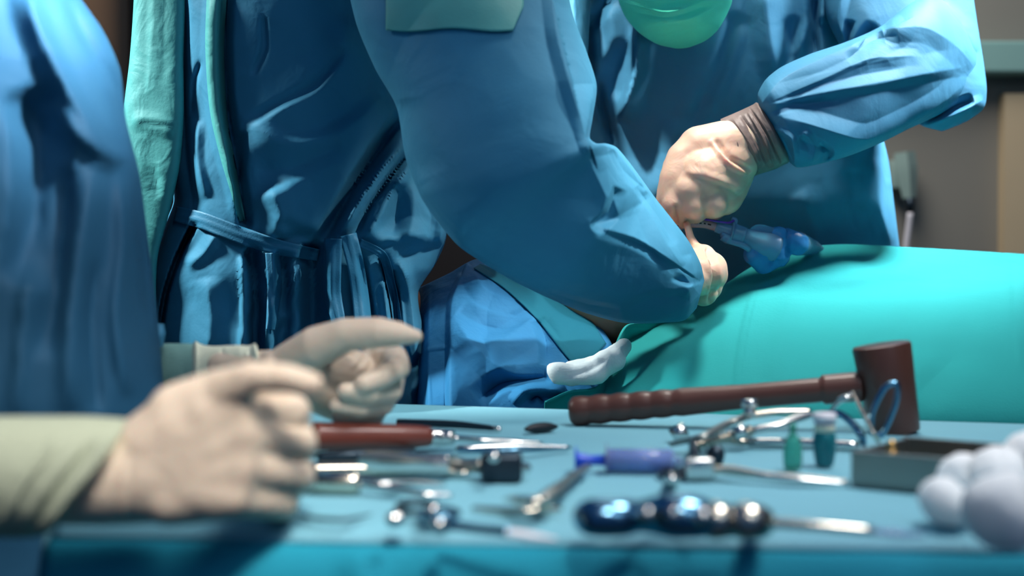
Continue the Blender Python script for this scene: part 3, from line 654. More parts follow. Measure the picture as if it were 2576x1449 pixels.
hC = relief(hC, [(-.005, 8, 8, [(1700, 520), (1702, 560)], 1, 'open'), (-.002, 10, 10, [(1768, 500), (1772, 545)], 1, 'open'),
                 (.004, 10, 16, [(1785, 350), (1830, 410), (1880, 440)]), (-.005, 12, 12, [(1795, 352), (1840, 400), (1890, 432)]),
                 (.003, 14, 20, [(1720, 430), (1790, 450), (1880, 478)]), (-.003, 12, 12, [(1745, 442), (1800, 462), (1870, 500)])], cr=.0002, crs=40)
obj('glove', hC, M_gloveC, pC)
# head with mask
hc = P(1692, -112, 1.70)
hd = [sweep([hc + np.array([0, .02, -.092]), hc + np.array([0, .012, -.075]), hc + np.array([0, 0, -.04]), hc + np.array([0, .015, .03]), hc + np.array([0, .02, .09]), hc + np.array([0, .025, .125])], [.012, .034, .062, .076, .070, .02], 28, flat=1.15, up=(0, 1, 0), res=30)]
hd += wchain([(hc + np.array([0, -.07, -.02]), .012), (hc + np.array([0, -.078, -.045]), .015)])
for s in (-1, 1): hd += wchain([(hc + np.array([s*.074, .01, .01]), .014), (hc + np.array([s*.076, .015, -.02]), .011)])
hd += wchain([(hc + np.array([.01, .08, .02]), .055), ((.25, 1.92, 1.38), .055), ((.27, 1.96, 1.28), .08), ((.28, 2.08, 1.0), .085)])
hd += wchain([((.27, 1.98, 1.30), .06), (P(2150, -170, 1.95), .05), (P(2290, -90, 1.88), .045), (P(2380, 130, 1.80), .03), (P(2100, 270, 1.69), .028), (P(1920, 345, 1.66), .026)])
hd += wchain([((.27, 1.95, 1.30), .07), (P(1400, -60, 1.86), .045), (P(1385, 330, 1.76), .028), (P(1470, 490, 1.73), .022)])
for s in (-.09, .09): hd += wchain([((.28 + s*.5, 2.08, 1.0), .085), ((.28 + s, 2.12, .5), .06), ((.28 + s, 2.13, .09), .045), ((.28 + s, 2.05, .03), .03)])
obj('body', fuse(hd, .008, 3), M_skin, pC)
for s in (-1, 1):
    e = obj('eye', capsule(hc + np.array([s*.031, -.066, .012]), hc + np.array([s*.034, -.066, .012]), .010, .010), M_white, pC)
mk = loft([(1600, -190, 1784, -190, 1.675, .075), (1570, -110, 1815, -110, 1.675, .085), (1552, -40, 1832, -40, 1.675, .09), (1556, 0, 1842, 0, 1.68, .09), (1572, 40, 1830, 34, 1.69, .085), (1606, 80, 1806, 74, 1.70, .085), (1650, 108, 1776, 100, 1.715, .05), (1690, 119, 1740, 116, 1.73, .02)],
          160, 160, [(.006, 14, 40, [(1570, 10), (1680, 30), (1830, -20)]), (.006, 14, 40, [(1600, 70), (1700, 60), (1820, 10)]), (-.003, 20, 20, [(1640, 100), (1740, 70), (1800, 40)])], cr=.0012, crs=30)
obj('face_mask', mk, M_mask, pC)
obj('cap', sweep([hc + np.array([0, .02, .05]), hc + np.array([0, .022, .09]), hc + np.array([0, .025, .125]), hc + np.array([0, .025, .14])], [.094, .088, .055, .01], 24, up=(0, 1, 0), res=12), M_cap, pC)
slC = loft([(1330, -380, 1520, -380, 1.86, .06), (1340, -60, 1490, -60, 1.80, .065), (1330, 150, 1480, 120, 1.76, .06), (1340, 420, 1470, 330, 1.74, .05), (1420, 560, 1520, 430, 1.72, .04), (1520, 590, 1590, 480, 1.70, .03)],
           120, 100, [(.012, 26, 26, [(1440, -60), (1450, 80), (1470, 200)])], cr=.003, seed=22)
obj('sleeve', slC, M_gownC, pC)

# ---- patient and drapes
pD = thing('person', 'person lying on the operating table under drapes, only a strip of brown skin showing', 'person', (.9, 1.80, .80))
bd = wchain([(P(1490, 670, 1.70), .080), (P(1530, 745, 1.65), .060), (P(1556, 800, 1.645), .034)]) + wchain([(P(1545, 720, 1.73), .062), (P(1640, 870, 1.73), .050), (P(1720, 880, 1.73), .06)])
bd += wchain([((.20, 1.72, .92), .07), ((.34, 1.72, .92), .10), ((.50, 1.72, .915), .11), ((.75, 1.72, .91), .105), ((1.0, 1.72, .90), .09)])
for s in (-.09, .09): bd += wchain([((1.0, 1.70 + s, .88), .075), ((1.4, 1.70 + s, .86), .05), ((1.75, 1.70 + s, .85), .04)])
obj('body', fuse(bd, .008, 4), M_skin, pD)

Tt = catmull([(1372, 1012, 1.40), (1430, 986, 1.42), (1506, 972, 1.44), (1524, 940, 1.46), (1545, 880, 1.52), (1576, 820, 1.58), (1640, 812, 1.62), (1740, 778, 1.68), (1830, 714, 1.72), (1900, 668, 1.76), (1970, 634, 1.80), (2100, 617, 1.84), (2300, 625, 1.86), (2576, 641, 1.86), (2900, 660, 1.86), (4200, 760, 1.86)], 260)
def teal_fn(u, v):
    i = u ** 1.0 * 259; a = int(min(258, i)); t = Tt[a] * (1 - (i - a)) + Tt[a+1] * (i - a)
    tx, ty, td = t
    if v < .22:
        q = v / .22; w_ = P(tx, ty, td); wid = .02 + .05 * min(1, max(0, (tx - 1520) / 500))
        return np.array([w_[0], w_[1] + wid * (1 - q), w_[2] - (.02 + .3 * min(1, max(0, (tx-1450)/400))) * (1 - q) ** 2])
    q = (v - .22) / .78
    by = 1200; bd_ = 1.385 if tx < 1600 else 1.385 + .0 * tx
    bx = tx + (1500 - tx) * 0.0
    py = ty + (by - ty) * q
    prof = min(1.0, q * 1.25)
    d = td - (td - bd_) * math.sin(prof * math.pi/2) ** .9
    xl = np.interp(py, [760, 1010, 1200], [1745, 1560, 1480]); d += .11 * max(0, xl - bx) / 170
    return P(bx, py, d)
teal_folds = [
 (-.022, 110, 60, [(1745, 770), (1650, 880), (1560, 1010)], 1.0, 'open'),
 (.012, 30, 50, [(1576, 820), (1660, 830), (1745, 790)]),
 (.005, 8, 60, [(1900, 720), (1870, 840), (1850, 970)], 1.0),
 (-.003, 6, 6, [(1904, 720), (1875, 840), (1856, 960)], 1.0),
 (.006, 10, 40, [(2545, 640), (2552, 800), (2566, 930)], 1.0),
 (.005, 16, 50, [(1980, 668), (2200, 690), (2560, 712)], 1.0),
 (.006, 60, 60, [(2380, 700), (2250, 780), (2100, 960)]),
 (-.005, 40, 70, [(2480, 760), (2400, 900), (2300, 1000)]),
 (.005, 50, 50, [(2000, 720), (1960, 850), (1940, 960)]),
]
gd = sheet(teal_fn, 220, 420, teal_folds, cr=.0022, crs=6, seed=31, thick=.0012)
tag(obj('surgical_drape', gd, M_teal, base=(.7, 1.5, .80)), 'bright turquoise drape spread over the patient behind the mallet', 'drape')
# blue sheet beside it
Tb = catmull([(1000, 757, 1.74), (1040, 734, 1.70), (1066, 721, 1.67), (1130, 690, 1.66), (1200, 654, 1.66), (1290, 690, 1.65), (1380, 745, 1.64), (1480, 795, 1.62), (1535, 862, 1.60), (1550, 900, 1.60), (1565, 960, 1.58)], 160)
def blue_fn(u, v):
    i = u * 159; a = int(min(158, i)); tx, ty, td = Tb[a] * (1 - (i - a)) + Tb[a+1] * (i - a)
    if v < .15:
        q = v / .15; w_ = P(tx, ty, td); return np.array([w_[0], w_[1] + .05 * (1 - q), w_[2] - .12 * (1 - q) ** 2])
    q = (v - .15) / .85; py = ty + (1150 - ty) * q
    return P(tx, py, td - (td - 1.445 - .004 * max(0, 1080 - tx)) * math.sin(min(1, q * 1.15) * math.pi/2))
blue_folds = [
 (.022, 90, 12, [(1160, 700), (1138, 760), (1134, 850), (1134, 1060)][::-1], 1.0, 'open'),
 (-.010, 60, 60, [(1090, 720), (1080, 860), (1090, 1020)]),
 (.012, 40, 60, [(1190, 680), (1220, 730), (1250, 745), (1340, 760)]),
 (-.014, 50, 40, [(1150, 785), (1200, 815), (1270, 830), (1340, 800)]),
 (.016, 50, 50, [(1140, 800), (1200, 880), (1290, 940), (1370, 940)]),
 (.014, 30, 60, [(1345, 798), (1270, 850), (1220, 870)]),
 (-.016, 22, 40, [(1350, 805), (1372, 860), (1374, 920)]),
 (.008, 10, 200, [(1192, 675), (1260, 720), (1345, 800), (1436, 910)][::-1], .6, 'open'),
 (-.026, 26, 40, [(1200, 1010), (1260, 965), (1330, 955), (1385, 950)]),
 (.018, 20, 20, [(1290, 1015), (1320, 985), (1360, 980), (1420, 985)]),
 (-.010, 12, 12, [(1330, 1015), (1350, 995), (1370, 1015)]),
 (.004, 8, 8, [(1068, 882), (1130, 874)]),
]
gb = sheet(blue_fn, 200, 260, blue_folds, cr=.002, crs=16, seed=33, thick=.0012)
bt = bvh(gb)
bs = obj('surgical_drape', gb, M_blue, base=(0, 1.55, .80)); tag(bs, 'crumpled mid-blue drape peaking under the stretched sleeve', 'drape')
def band_fn(u, v):
    a = np.array(catmull([(1208, 666), (1300, 702), (1395, 758), (1480, 802), (1524, 866)], 60))[int(u*59)]
    b_ = np.array(catmull([(1192, 676), (1262, 722), (1348, 802), (1436, 910), (1462, 935)], 60))[int(u*59)]
    q = a * (1 - v) + b_ * v; return on(bt, q[0], q[1], .0022, 1.55)
obj('edge_band', sheet(band_fn, 24, 60, (), cr=.0004, thick=.0012), M_band, bs)['label'] = 'flat teal-blue border of the sheet'
# gauze pad
gz = fuse(chain([(1398, 934, 1.43, 24), (1440, 944, 1.43, 26), (1500, 938, 1.43, 30)]) + chain([(1440, 938, 1.44, 30), (1505, 925, 1.45, 34), (1545, 905, 1.46, 30)]) + chain([(1385, 925, 1.43, 12), (1400, 950, 1.43, 16), (1440, 958, 1.43, 14)]) + chain([(1500, 930, 1.44, 36), (1550, 890, 1.47, 24), (1570, 870, 1.50, 20)]), .0025, 8)
tag(obj('gauze', relief(gz, [(-.003, 14, 14, [(1400, 950), (1480, 930), (1530, 900)])], cr=.0012, crs=50), M_gauze), 'white gauze wad tucked between the blue and turquoise drapes', 'gauze')
# operating table
ot = thing('operating_table', 'operating table under the draped patient', 'table', (.9, 1.80, 0))
obj('mattress', box((.0, 1.47, .72), (1.95, 1.88, .80), .02), M_pad, ot)
obj('table_frame', box((.02, 1.49, .66), (1.93, 1.86, .72), .005), M_steeld, ot)
obj('pedestal', box((.6, 1.58, .06), (1.1, 1.80, .66), .02), M_steeld, ot); obj('base', box((.45, 1.50, 0), (1.4, 1.88, .07), .015), M_steeld, ot)

# breathing tube and connectors
et = thing('airway_tube', 'printed breathing tube held in the fingers, joined to clear blue plastic connectors', 'breathing tube', P(1800, 590, 1.66))
ep = [P(1560, 640, 1.69), P(1640, 600, 1.67), P(1690, 574, 1.655), P(1735, 563, 1.65), P(1775, 564, 1.65), P(1805, 572, 1.65)]
obj('tube', sweep(ep, .0048, 16, up=(0, 1, 0), res=50), M_ett, et)
K = catmull(np.array(ep), 100)
for i in list(range(38, 92, 4)):
    L = [2.2, 1.2, 1.6][i % 3]; a0 = K[i]; a1 = K[min(99, int(i + 1 + L))]; vv = (a0 - np.array([0, 0, CZ])); vv /= np.linalg.norm(vv)
    obj('print_mark', sweep([a0 - vv*.0042 + [0, 0, .0005], a1 - vv*.0042 + [0, 0, .0005]], .0011 + .0004 * (i % 2), 6, up=(0, 1, 0)), M_ink, et)
obj('pilot_line', sweep([P(1695, 560, 1.645), P(1720, 548, 1.64), P(1760, 550, 1.64), P(1800, 556, 1.64), P(1835, 560, 1.645), P(1852, 552, 1.65)], .0013, 8, up=(0, 1, 0), res=40), M_purple, et)
obj('tube_connector', merge(sweep([P(1800, 570, 1.65), P(1840, 583, 1.65)], [.0065, .0075], 20, up=(0, 1, 0), res=8), sweep([P(1838, 583, 1.65), P(1842, 584, 1.65)], [.0125, .0125], 20, up=(0, 1, 0)), sweep([P(1842, 583, 1.65), P(1872, 594, 1.65)], [.0105, .0105], 20, up=(0, 1, 0), res=6)), M_tube, et)
obj('connector_lug', sweep([P(1846, 570, 1.65), P(1850, 554, 1.65), P(1840, 550, 1.65)], [.003, .003, .0025], 10, up=(0, 1, 0), res=10), M_tube, et)
obj('sampling_port', merge(sweep([P(1818, 595, 1.645), P(1826, 602, 1.645), P(1870, 618, 1.645), P(1885, 628, 1.65)], [.005, .004, .0035, .0035], 12, up=(0, 1, 0), res=16), capsule(P(1820, 592, 1.645), P(1830, 600, 1.645), .004, .006)), M_tube, et)
obj('elbow_connector', merge(sweep([P(1868, 592, 1.652), P(1890, 600, 1.652), P(1915, 612, 1.655), P(1950, 625, 1.66)], [.009, .011, .015, .017], 24, up=(0, 1, 0), res=16), sweep([P(1890, 584, 1.655), P(1900, 577, 1.655), P(1950, 586, 1.66)], [.004, .005, .006], 14, up=(0, 1, 0), res=14)), M_tube, et)
fb = fuse(chain([(1960, 600, 1.665, 30), (2005, 612, 1.67, 30)]) + chain([(1950, 590, 1.66, 18), (1955, 640, 1.66, 22), (1905, 640, 1.66, 26)]) + chain([(1900, 640, 1.66, 30), (1920, 662, 1.665, 26), (1960, 645, 1.67, 26)]), .0018, 5)
obj('filter_housing', relief(fb, [(-.004, 7, 7, [(1985, 575), (1980, 640)], 1, 'open'), (.003, 6, 6, [(1890, 620), (1960, 650)], 1, 'open'), (-.003, 6, 6, [(1930, 590), (1940, 680)])], cr=.0015, crs=90), M_tubeb, et)
kk = [P(2005, 612, 1.67) + (P(2050, 624, 1.80) - P(2005, 612, 1.67)) * t for t in np.linspace(0, 1, 40)]
obj('corrugated_hose', sweep(kk + [P(2080, 650, 1.86), P(2110, 760, 1.95)], [.0135 - .006 * min(1, i/39) + .0012 * math.sin(i * 1.3) for i in range(42)], 20, up=(0, 1, 0)), M_tube, et)

# ================================================================ INSTRUMENTS
def ins(name, label, cat, px, py, group=None): return thing(name, label, cat, T(px, py), group)
H = np.array([0, 0, 1.0])
# mallet
ml = ins('surgical_mallet', 'dark brown mallet with cylindrical head and grooved handle at the back of the table', 'mallet', 2240, 1085)
hb0, hb1 = P(2252, 1090, 1.115), P(2217, 866, 1.115)
ax = (hb1 - hb0); prof = [(0, .0), (0, .0185), (.012, .0198), (.03, .0202), (.97, .0232), (.988, .0228), (1, .0215), (1, 0)]
prof = [(0, .0005), (0, .0170), (.015, .0192), (.04, .0196), (.50, .0212), (.97, .0228), (.99, .0222), (1, .0208), (1, .0005)]
obj('head', sweep([hb0 + ax * t for t, _ in prof], [r for _, r in prof], 48, up=(0, 1, 0)), M_brown, ml, sharp=40)
h0, h1 = P(1434, 1036, 1.165), P(2168, 972, 1.118)
ts = np.linspace(0, 1, 120); rr = []
for t in ts:
    if t < .40: r = .0112 + .0011 * abs(math.sin(t / .40 * math.pi * 5.5)) - .0008 * (t/.4)
    elif t < .87: r = .0112 - .0016 * min(1, (t - .40) / .2) + 0.0002
    else: r = .0118
    if t < .012: r *= (.75 + .25 * t / .012)
    rr.append(r)
obj('handle', sweep([h0 + (h1 - h0) * t for t in ts], rr, 32, flat=1.0), M_brown, ml)
# steel tray
tr = ins('instrument_tray', 'open grey steel tray lying at the right of the table behind the cotton balls', 'tray', 2300, 1210)
c0, c1 = T(2140, 1226), T(2700, 1282); e1 = (c1 - c0); e1[2] = 0; e1 /= np.linalg.norm(e1); e2 = np.array([-e1[1], e1[0], 0])
Lt, Wt, Ht, th_ = .17, .082, .0215, .0035
def tb(u0, u1, v0, v1, z0, z1): 
    c = c0 + e1*(u0+u1)/2 + e2*(v0+v1)/2 + H*(z0+z1)/2; return obox(c, e1*(u1-u0)/2, e2*(v1-v0)/2, H*(z1-z0)/2, .0006)
obj('base', tb(0, Lt, 0, Wt, .001, .003), M_steeld, tr, smooth=False)
for k in ((0, Lt, 0, .006, .003, Ht), (0, Lt, Wt - .004, Wt, .003, Ht + .001), (0, .004, .006, Wt - .004, .003, Ht), (Lt - .004, Lt, .006, Wt - .004, .003, Ht)):
    obj('wall', tb(*k), M_steeld, tr, smooth=False)
bp = ins('brass_pin', 'small brass pin standing in the left corner of the steel tray', 'pin', 2186, 1140)
pbase = c0 + e1 * .016 + e2 * .022 + H * .003
bpg = merge(sweep([pbase, pbase + H*.022, pbase + H*.024], [.0028, .0028, .0012], 14, up=(0, 1, 0)), sweep([pbase + H*.0165, pbase + H*.018], [.0038, .0038], 14, up=(0, 1, 0)))
bp.location = tuple(pbase)
obj('shaft', bpg, M_gold, bp)
# vials
v1 = ins('glass_ampoule', 'slim green glass ampoule with a narrow neck, standing left of the capped bottle', 'ampoule', 1992, 1185)
b0 = T(1994, 1184); k = b0[1] / F
obj('body', sweep([b0 + H*0.0008, b0 + H*.001, b0 + H*k*30, b0 + H*k*62, b0 + H*k*84, b0 + H*k*92, b0 + H*k*118, b0 + H*k*122], [.0008, k*19, k*24, k*22, k*15, k*9, k*8, k*2], 24, up=(0, 1, 0), res=40), M_gg, v1)
v2 = ins('medicine_bottle', 'small teal glass bottle with a white cap and cream neck band', 'bottle', 2072, 1180)
b0 = T(2074, 1176); k = b0[1] / F
obj('body', sweep([b0 + H*.0008, b0 + H*.001, b0 + H*k*20, b0 + H*k*50, b0 + H*k*80, b0 + H*k*90], [.0008, k*20, k*25, k*29, k*28, k*24], 24, up=(0, 1, 0), res=30), M_tg, v2)
obj('neck_band', sweep([b0 + H*k*90, b0 + H*k*91, b0 + H*k*110, b0 + H*k*111], [k*22, k*26, k*26, k*22], 24, up=(0, 1, 0)), M_cream, v2)
obj('cap', sweep([b0 + H*k*114, b0 + H*k*115, b0 + H*k*136, b0 + H*k*138, b0+H*k*138.5], [k*24, k*29, k*29, k*24, k*2], 24, up=(0, 1, 0)), M_white, v2)
obj('cap_ring', sweep([b0 + H*k*110.5, b0 + H*k*114.5], [k*24, k*24], 24, up=(0, 1, 0)), M_purple, v2)
# syringe
sy = ins('syringe', 'plastic syringe with a dark blue plunger lying left of the ratchet retractor', 'syringe', 1580, 1160)
s0, s1 = T(1524, 1158, .008), T(1700, 1160, .008); sd = (s1 - s0)
obj('barrel', merge(sweep([s0, s0 + sd*.02], [.011, .011], 24), sweep([s0, s0 + sd*.005, s0 + sd*.94, s0 + sd, s0 + sd*1.08], [.0070, .0075, .0075, .004, .002], 24)), M_syr, sy)
obj('liquid', sweep([s0 + sd*.08, s0 + sd*.93], [.0058, .0058], 20), M_fluid, sy)
obj('plunger', merge(sweep([s0 - sd*.42, s0 - sd*.44], [.0085, .0085], 20), sweep([s0 - sd*.42, s0 - sd*.2, s0 + sd*.06], [.005, .0032, .0042], 8, res=10), sweep([s0 + sd*.05, s0 + sd*.09], [.0060, .0060], 20)), M_plung, sy)
# steel rod behind the bottles
rd = ins('steel_rod', 'thin steel rod lying behind the glass ampoule and bottle', 'rod', 2010, 1115)
obj('rod', merge(sweep([T(1880, 1112, .004), T(1990, 1114, .004), T(2160, 1122, .004)], [.0032, .0036, .0036], 14, res=12)), M_steel, rd)
obj('tip', sweep([T(1800, 1110, .003), T(1882, 1112, .004)], [.001, .0026], 12), M_steelw, rd)
# ratchet retractor
rt = ins('ratchet_retractor', 'steel ratchet retractor with two splayed arms and a toothed bar below the mallet handle', 'retractor', 1850, 1120)
obj('arm', sweep([T(1690, 1118, .005), T(1760, 1100, .012), P(1850, 1058, 1.03), P(1885, 1046, 1.03)], [.0030, .0036, .0042, .0045], 10, flat=.6, res=20), M_steeld, rt)
obj('arm', sweep([P(1885, 1046, 1.03), P(1960, 1036, 1.03), P(2040, 1034, 1.03)], [.0038, .0034, .0026], 10, flat=.7, res=16), M_steelw, rt)
a0, a1 = P(1742, 1122, 1.00), P(1895, 1082, 1.01)
tp = np.linspace(0, 1, 70); obj('ratchet_bar', sweep([a0 + (a1 - a0) * t for t in tp], [.0036 + .0013 * math.sin(t * 75) for t in tp], 14), M_steelw, rt)
obj('arm', sweep([a1, P(1950, 1072, 1.01), P(2030, 1046, 1.02), P(2050, 1044, 1.02)], [.0040, .0042, .0036, .0020], 12, flat=.7, res=20), M_steel, rt)
obj('knob', merge(sweep([P(1884, 1050, 1.025), P(1886, 1024, 1.025)], [.0040, .0046], 14, up=(0, 1, 0)), sweep([P(1886, 1026, 1.025), P(1886, 1022, 1.025), P(1886, 1006, 1.025), P(1886, 1003, 1.025)], [.0045, .0062, .0062, .003], 18, up=(0, 1, 0))), M_steel, rt)
obj('nut', sweep([P(1692, 1100, 1.05), P(1726, 1080, 1.05)], [.0065, .0065], 6, up=(0, 1, 0)), M_steel, rt)
obj('nut', sweep([P(1848, 1094, 1.0), P(1876, 1080, 1.0)], [.0052, .0052], 6, up=(0, 1, 0)), M_steel, rt)
obj('blade', sweep([P(1742, 1122, 1.0), T(1748, 1150, .006), T(1752, 1170, .002)], [.0045, .0060, .0058], 10, flat=.5, up=(1, 0, 0), res=10), M_dark, rt)
obj('hinge', sweep([T(1800, 1150, .001), T(1800, 1142, .008)], [.006, .006], 16), M_dark, rt)
# angled retractor blade
rb = ins('retractor_blade', 'bent steel retractor blade leaning against the mallet head', 'retractor', 2180, 1108)
q0, q1, q2, q3 = P(2092, 1030, 1.03), P(2118, 1004, 1.025), P(2150, 997, 1.02), P(2206, 1104, .985)
obj('blade', sweep([q2, q2 + (q3-q2)*.5, q3], [.0065, .0070, .0062], 12, flat=.28, up=(.85, -.35, .3), res=16), M_steelw, rb)
obj('arm', sweep([q0, q1, q2 + np.array([-.002, 0, 0])], [.0036, .0075, .0085], 12, flat=.35, up=(.2, -.3, 1), res=14), M_steel, rb)
obj('handle', sweep([P(2070, 1040, 1.03), P(2110, 1040, 1.02), P(2145, 1066, 1.01), P(2168, 1100, 1.0), T(2172, 1118, .003)], [.0020, .0026, .0028, .0028, .0024], 10, res=24), M_steelb, rb)
# wire loop in front of the mallet head
wl = ins('wire_loop', 'shiny blue steel finger ring standing in front of the mallet head', 'forceps ring', 2220, 1100)
lp = [P(2218, 1096, 1.0), P(2240, 1050, 1.0), P(2256, 1000, 1.0), P(2254, 964, 1.0), P(2236, 968, 1.0), P(2206, 1010, 1.0), P(2192, 1050, 1.0), P(2200, 1092, 1.0)]
obj('ring', sweep(lp, .0022, 12, up=(0, 1, 0), closed=True, res=60), M_steelb, wl)
# scissors, centre right
sc = ins('surgical_scissors', 'steel scissors with dark rings below the syringe, points towards the tray', 'scissors', 1740, 1195)
def ring(c, rx, ry, h=.003, tilt=0): return [c + np.array([rx * math.cos(a), ry * math.sin(a), h]) for a in np.linspace(0, 2*math.pi, 16, endpoint=False)]
obj('finger_ring', sweep(ring(T(1700, 1204), .0095, .013), .0019, 10, closed=True, res=40), M_dark, sc)
obj('finger_ring', sweep(ring(T(1750, 1196), .0095, .013), .0019, 10, closed=True, res=40), M_dark, sc)
obj('screw', merge(sweep([T(1690, 1208, .001), T(1690, 1206, .008), T(1690, 1206, .009)], [.0042, .0042, .001], 16)), M_steel, sc)
obj('box_joint', obox(T(1758, 1176, .008), (.009, .001, 0), (0, .007, 0), (0, 0, .006), .0015), M_steel, sc)
obj('blade', sweep([T(1770, 1185, .006), T(1830, 1182, .007), T(1920, 1196, .005), T(2040, 1204, .004), T(2136, 1212, .003)], [.0034, .0036, .0030, .0026, .0012], 12, flat=.8, res=30), M_steelw, sc)
obj('blade', sweep([T(1770, 1178, .005), T(1850, 1190, .005), T(2000, 1206, .004), T(2134, 1216, .002)], [.0030, .0028, .0024, .0010], 12, flat=.8, res=30), M_steel, sc)
# big polished driver at the front
dv = ins('bone_rongeur', 'large polished steel instrument with a fat waisted handle nearest the front edge', 'surgical instrument', 1680, 1335)
hz = .0085
ps = [(1482, 1302, .0080), (1496, 1302, .0100), (1560, 1302, .0100), (1610, 1300, .0086), (1640, 1298, .0096), (1700, 1298, .0118), (1745, 1301, .0112), (1790, 1306, .0082)]
obj('handle', sweep([T(x, y, r) for x, y, r in ps], [r for _, _, r in ps], 28, flat=.92, res=60), M_steelb, dv)
ps = [(1786, 1308, .0072), (1800, 1310, .0092), (1840, 1311, .0078), (1880, 1311, .0090), (1898, 1312, .0086), (1904, 1312, .004)]
obj('collar', sweep([T(x, y, r) for x, y, r in ps], [r for _, _, r in ps], 26, res=40), M_steelw, dv)
obj('shaft', sweep([T(1900, 1312, .008), T(2060, 1324, .007), T(2200, 1336, .005)], [.0024, .0022, .0020], 12, res=12), M_steelw, dv)
obj('spring', sweep([P(1622, 1284, .698), P(1640, 1262, .70), P(1680, 1247, .705), P(1720, 1249, .705), P(1750, 1266, .70), P(1768, 1290, .695)], .0013, 10, res=40), M_dark, dv)
dvh = [c_ for c_ in dv.children if c_.name.startswith('handle')][0]
obj('screw', capsule(T(1696, 1292, .028), T(1696, 1292, .029), .0028, .0028), M_steel, dvh)
obj('screw', capsule(T(1628, 1294, .018), T(1628, 1294, .019), .0036, .0036), M_steel, dvh)
obj('screw', capsule(T(1768, 1300, .017), T(1768, 1300, .018), .0042, .0042), M_steel, dvh)
obj('blade_tip', sweep([T(2180, 1335, .005), T(2260, 1342, .004), T(2325, 1348, .003)], [.0030, .0036, .0016], 12, flat=.5, res=12), M_syr, dv)
# brown-handled elevator
el = ins('bone_elevator', 'elevator with a reddish-brown handle and steel blade beside the gloved fist', 'surgical instrument', 1000, 1090)
g0, g1 = T(790, 1098, .014), T(1080, 1098, .010)
obj('handle', sweep([g0, g0 + (g1-g0)*.5, g0 + (g1-g0)*.9, g1], [.0098, .0090, .0078, .0070], 24, res=30), M_brownr, el)
obj('ferrule', sweep([g1, T(1110, 1100, .009), T(1140, 1101, .009)], [.0058, .0062, .0052], 20, res=10), M_steel, el)
obj('blade', sweep([T(1135, 1101, .009), T(1200, 1106, .006), T(1300, 1111, .004), T(1365, 1113, .003)], [.0052, .0046, .0042, .0016], 14, flat=.45, res=20), M_steel, el)
obj('pin', capsule(T(1252, 1080, .010), T(1253, 1080, .011), .0024, .0024), M_steel, el)
p2 = ins('steel_probe', 'thin dark steel probe behind the brown-handled elevator', 'surgical instrument', 1150, 1070)
obj('rod', sweep([T(1000, 1062, .004), T(1150, 1068, .004), T(1250, 1078, .003)], [.0028, .0030, .0020], 10, res=12), M_dark, p2)
p3 = ins('black_stopper', 'small black oval rubber piece left of the mallet grip', 'rubber piece', 1360, 1080)
obj('body', sweep([T(1322, 1080, .004), T(1336, 1078, .004), T(1385, 1074, .004), T(1402, 1073, .004)], [.0015, .0040, .0042, .0015], 14, flat=.8, res=16), M_black, p3)
p4 = ins('thin_forceps', 'long thin steel forceps pointing at the syringe plunger', 'forceps', 1300, 1125)
obj('tine', sweep([T(1150, 1128, .004), T(1290, 1122, .004), T(1435, 1124, .003)], [.0034, .0030, .0012], 10, flat=.6, res=16), M_steel, p4)
obj('tine', sweep([T(1150, 1131, .006), T(1290, 1132, .006), T(1435, 1127, .003)], [.0032, .0028, .0012], 10, flat=.6, res=16), M_steelb, p4)
p5 = ins('dark_clamp', 'dark curved clamp lying under the brown handle', 'clamp', 940, 1120)
obj('jaw', sweep([T(862, 1128, .003), T(880, 1112, .004), T(940, 1108, .004), T(1030, 1120, .003)], [.0024, .0036, .0036, .0020], 12, res=20), M_dark, p5)
obj('jaw', sweep([T(800, 1150, .003), T(880, 1146, .004), T(980, 1140, .004), T(1040, 1130, .003)], [.0036, .0040, .0036, .0016], 12, res=20), M_dark, p5)
# flat bright handle
p6 = ins('osteotome', 'flat bright steel bar handle with a block head, in the middle of the left group', 'surgical instrument', 1030, 1165)
c = (T(910, 1158, .010) + T(1138, 1164, .010)) / 2; axx = (T(1138, 1164, .010) - T(910, 1158, .010)) / 2
obj('handle', obox(c, axx, np.cross(H, axx) / np.linalg.norm(axx) * .010, H * .005, .0016), M_steel, p6)
obj('neck', sweep([T(1138, 1168, .007), T(1170, 1172, .007), T(1215, 1172, .008)], [.0055, .0042, .0050], 14, res=10), M_steeld, p6)
obj('head', obox(T(1262, 1174, .009), (.0125, 0, 0), (0, .010, 0), (0, 0, .0085), .003), M_dark, p6)
obj('knob', capsule(T(1308, 1176, .008), T(1322, 1178, .007), .0036, .0036), M_steel, p6)
obj('screw', capsule(T(1240, 1150, .018), T(1242, 1150, .019), .0034, .0034), M_steel, p6)
p7 = ins('blunt_dissector', 'plain grey steel handle running out from behind the fist above the forceps', 'surgical instrument', 950, 1185)
obj('bar', sweep([T(780, 1180, .006), T(900, 1178, .006), T(1060, 1182, .005), T(1180, 1190, .004)], [.0052, .0052, .0040, .0014], 14, flat=.8, res=20), M_steelw, p7)
p8 = ins('tissue_forceps', 'steel tissue forceps with a cylindrical end emerging below the fist', 'forceps', 940, 1215)
obj('grip', sweep([T(770, 1212, .0068), T(895, 1214, .0068), T(905, 1214, .0068)], [.0068, .0068, .0058], 18), M_steelw, p8)
obj('tine', sweep([T(900, 1205, .009), T(960, 1218, .007), T(1050, 1216, .005), T(1120, 1220, .003)], [.0036, .0032, .0026, .0010], 10, flat=.7, res=20), M_steel, p8)
obj('tine', sweep([T(900, 1218, .006), T(1000, 1232, .005), T(1060, 1242, .004), T(1138, 1246, .003)], [.0034, .0032, .0030, .0014], 10, flat=.7, res=20), M_steel, p8)
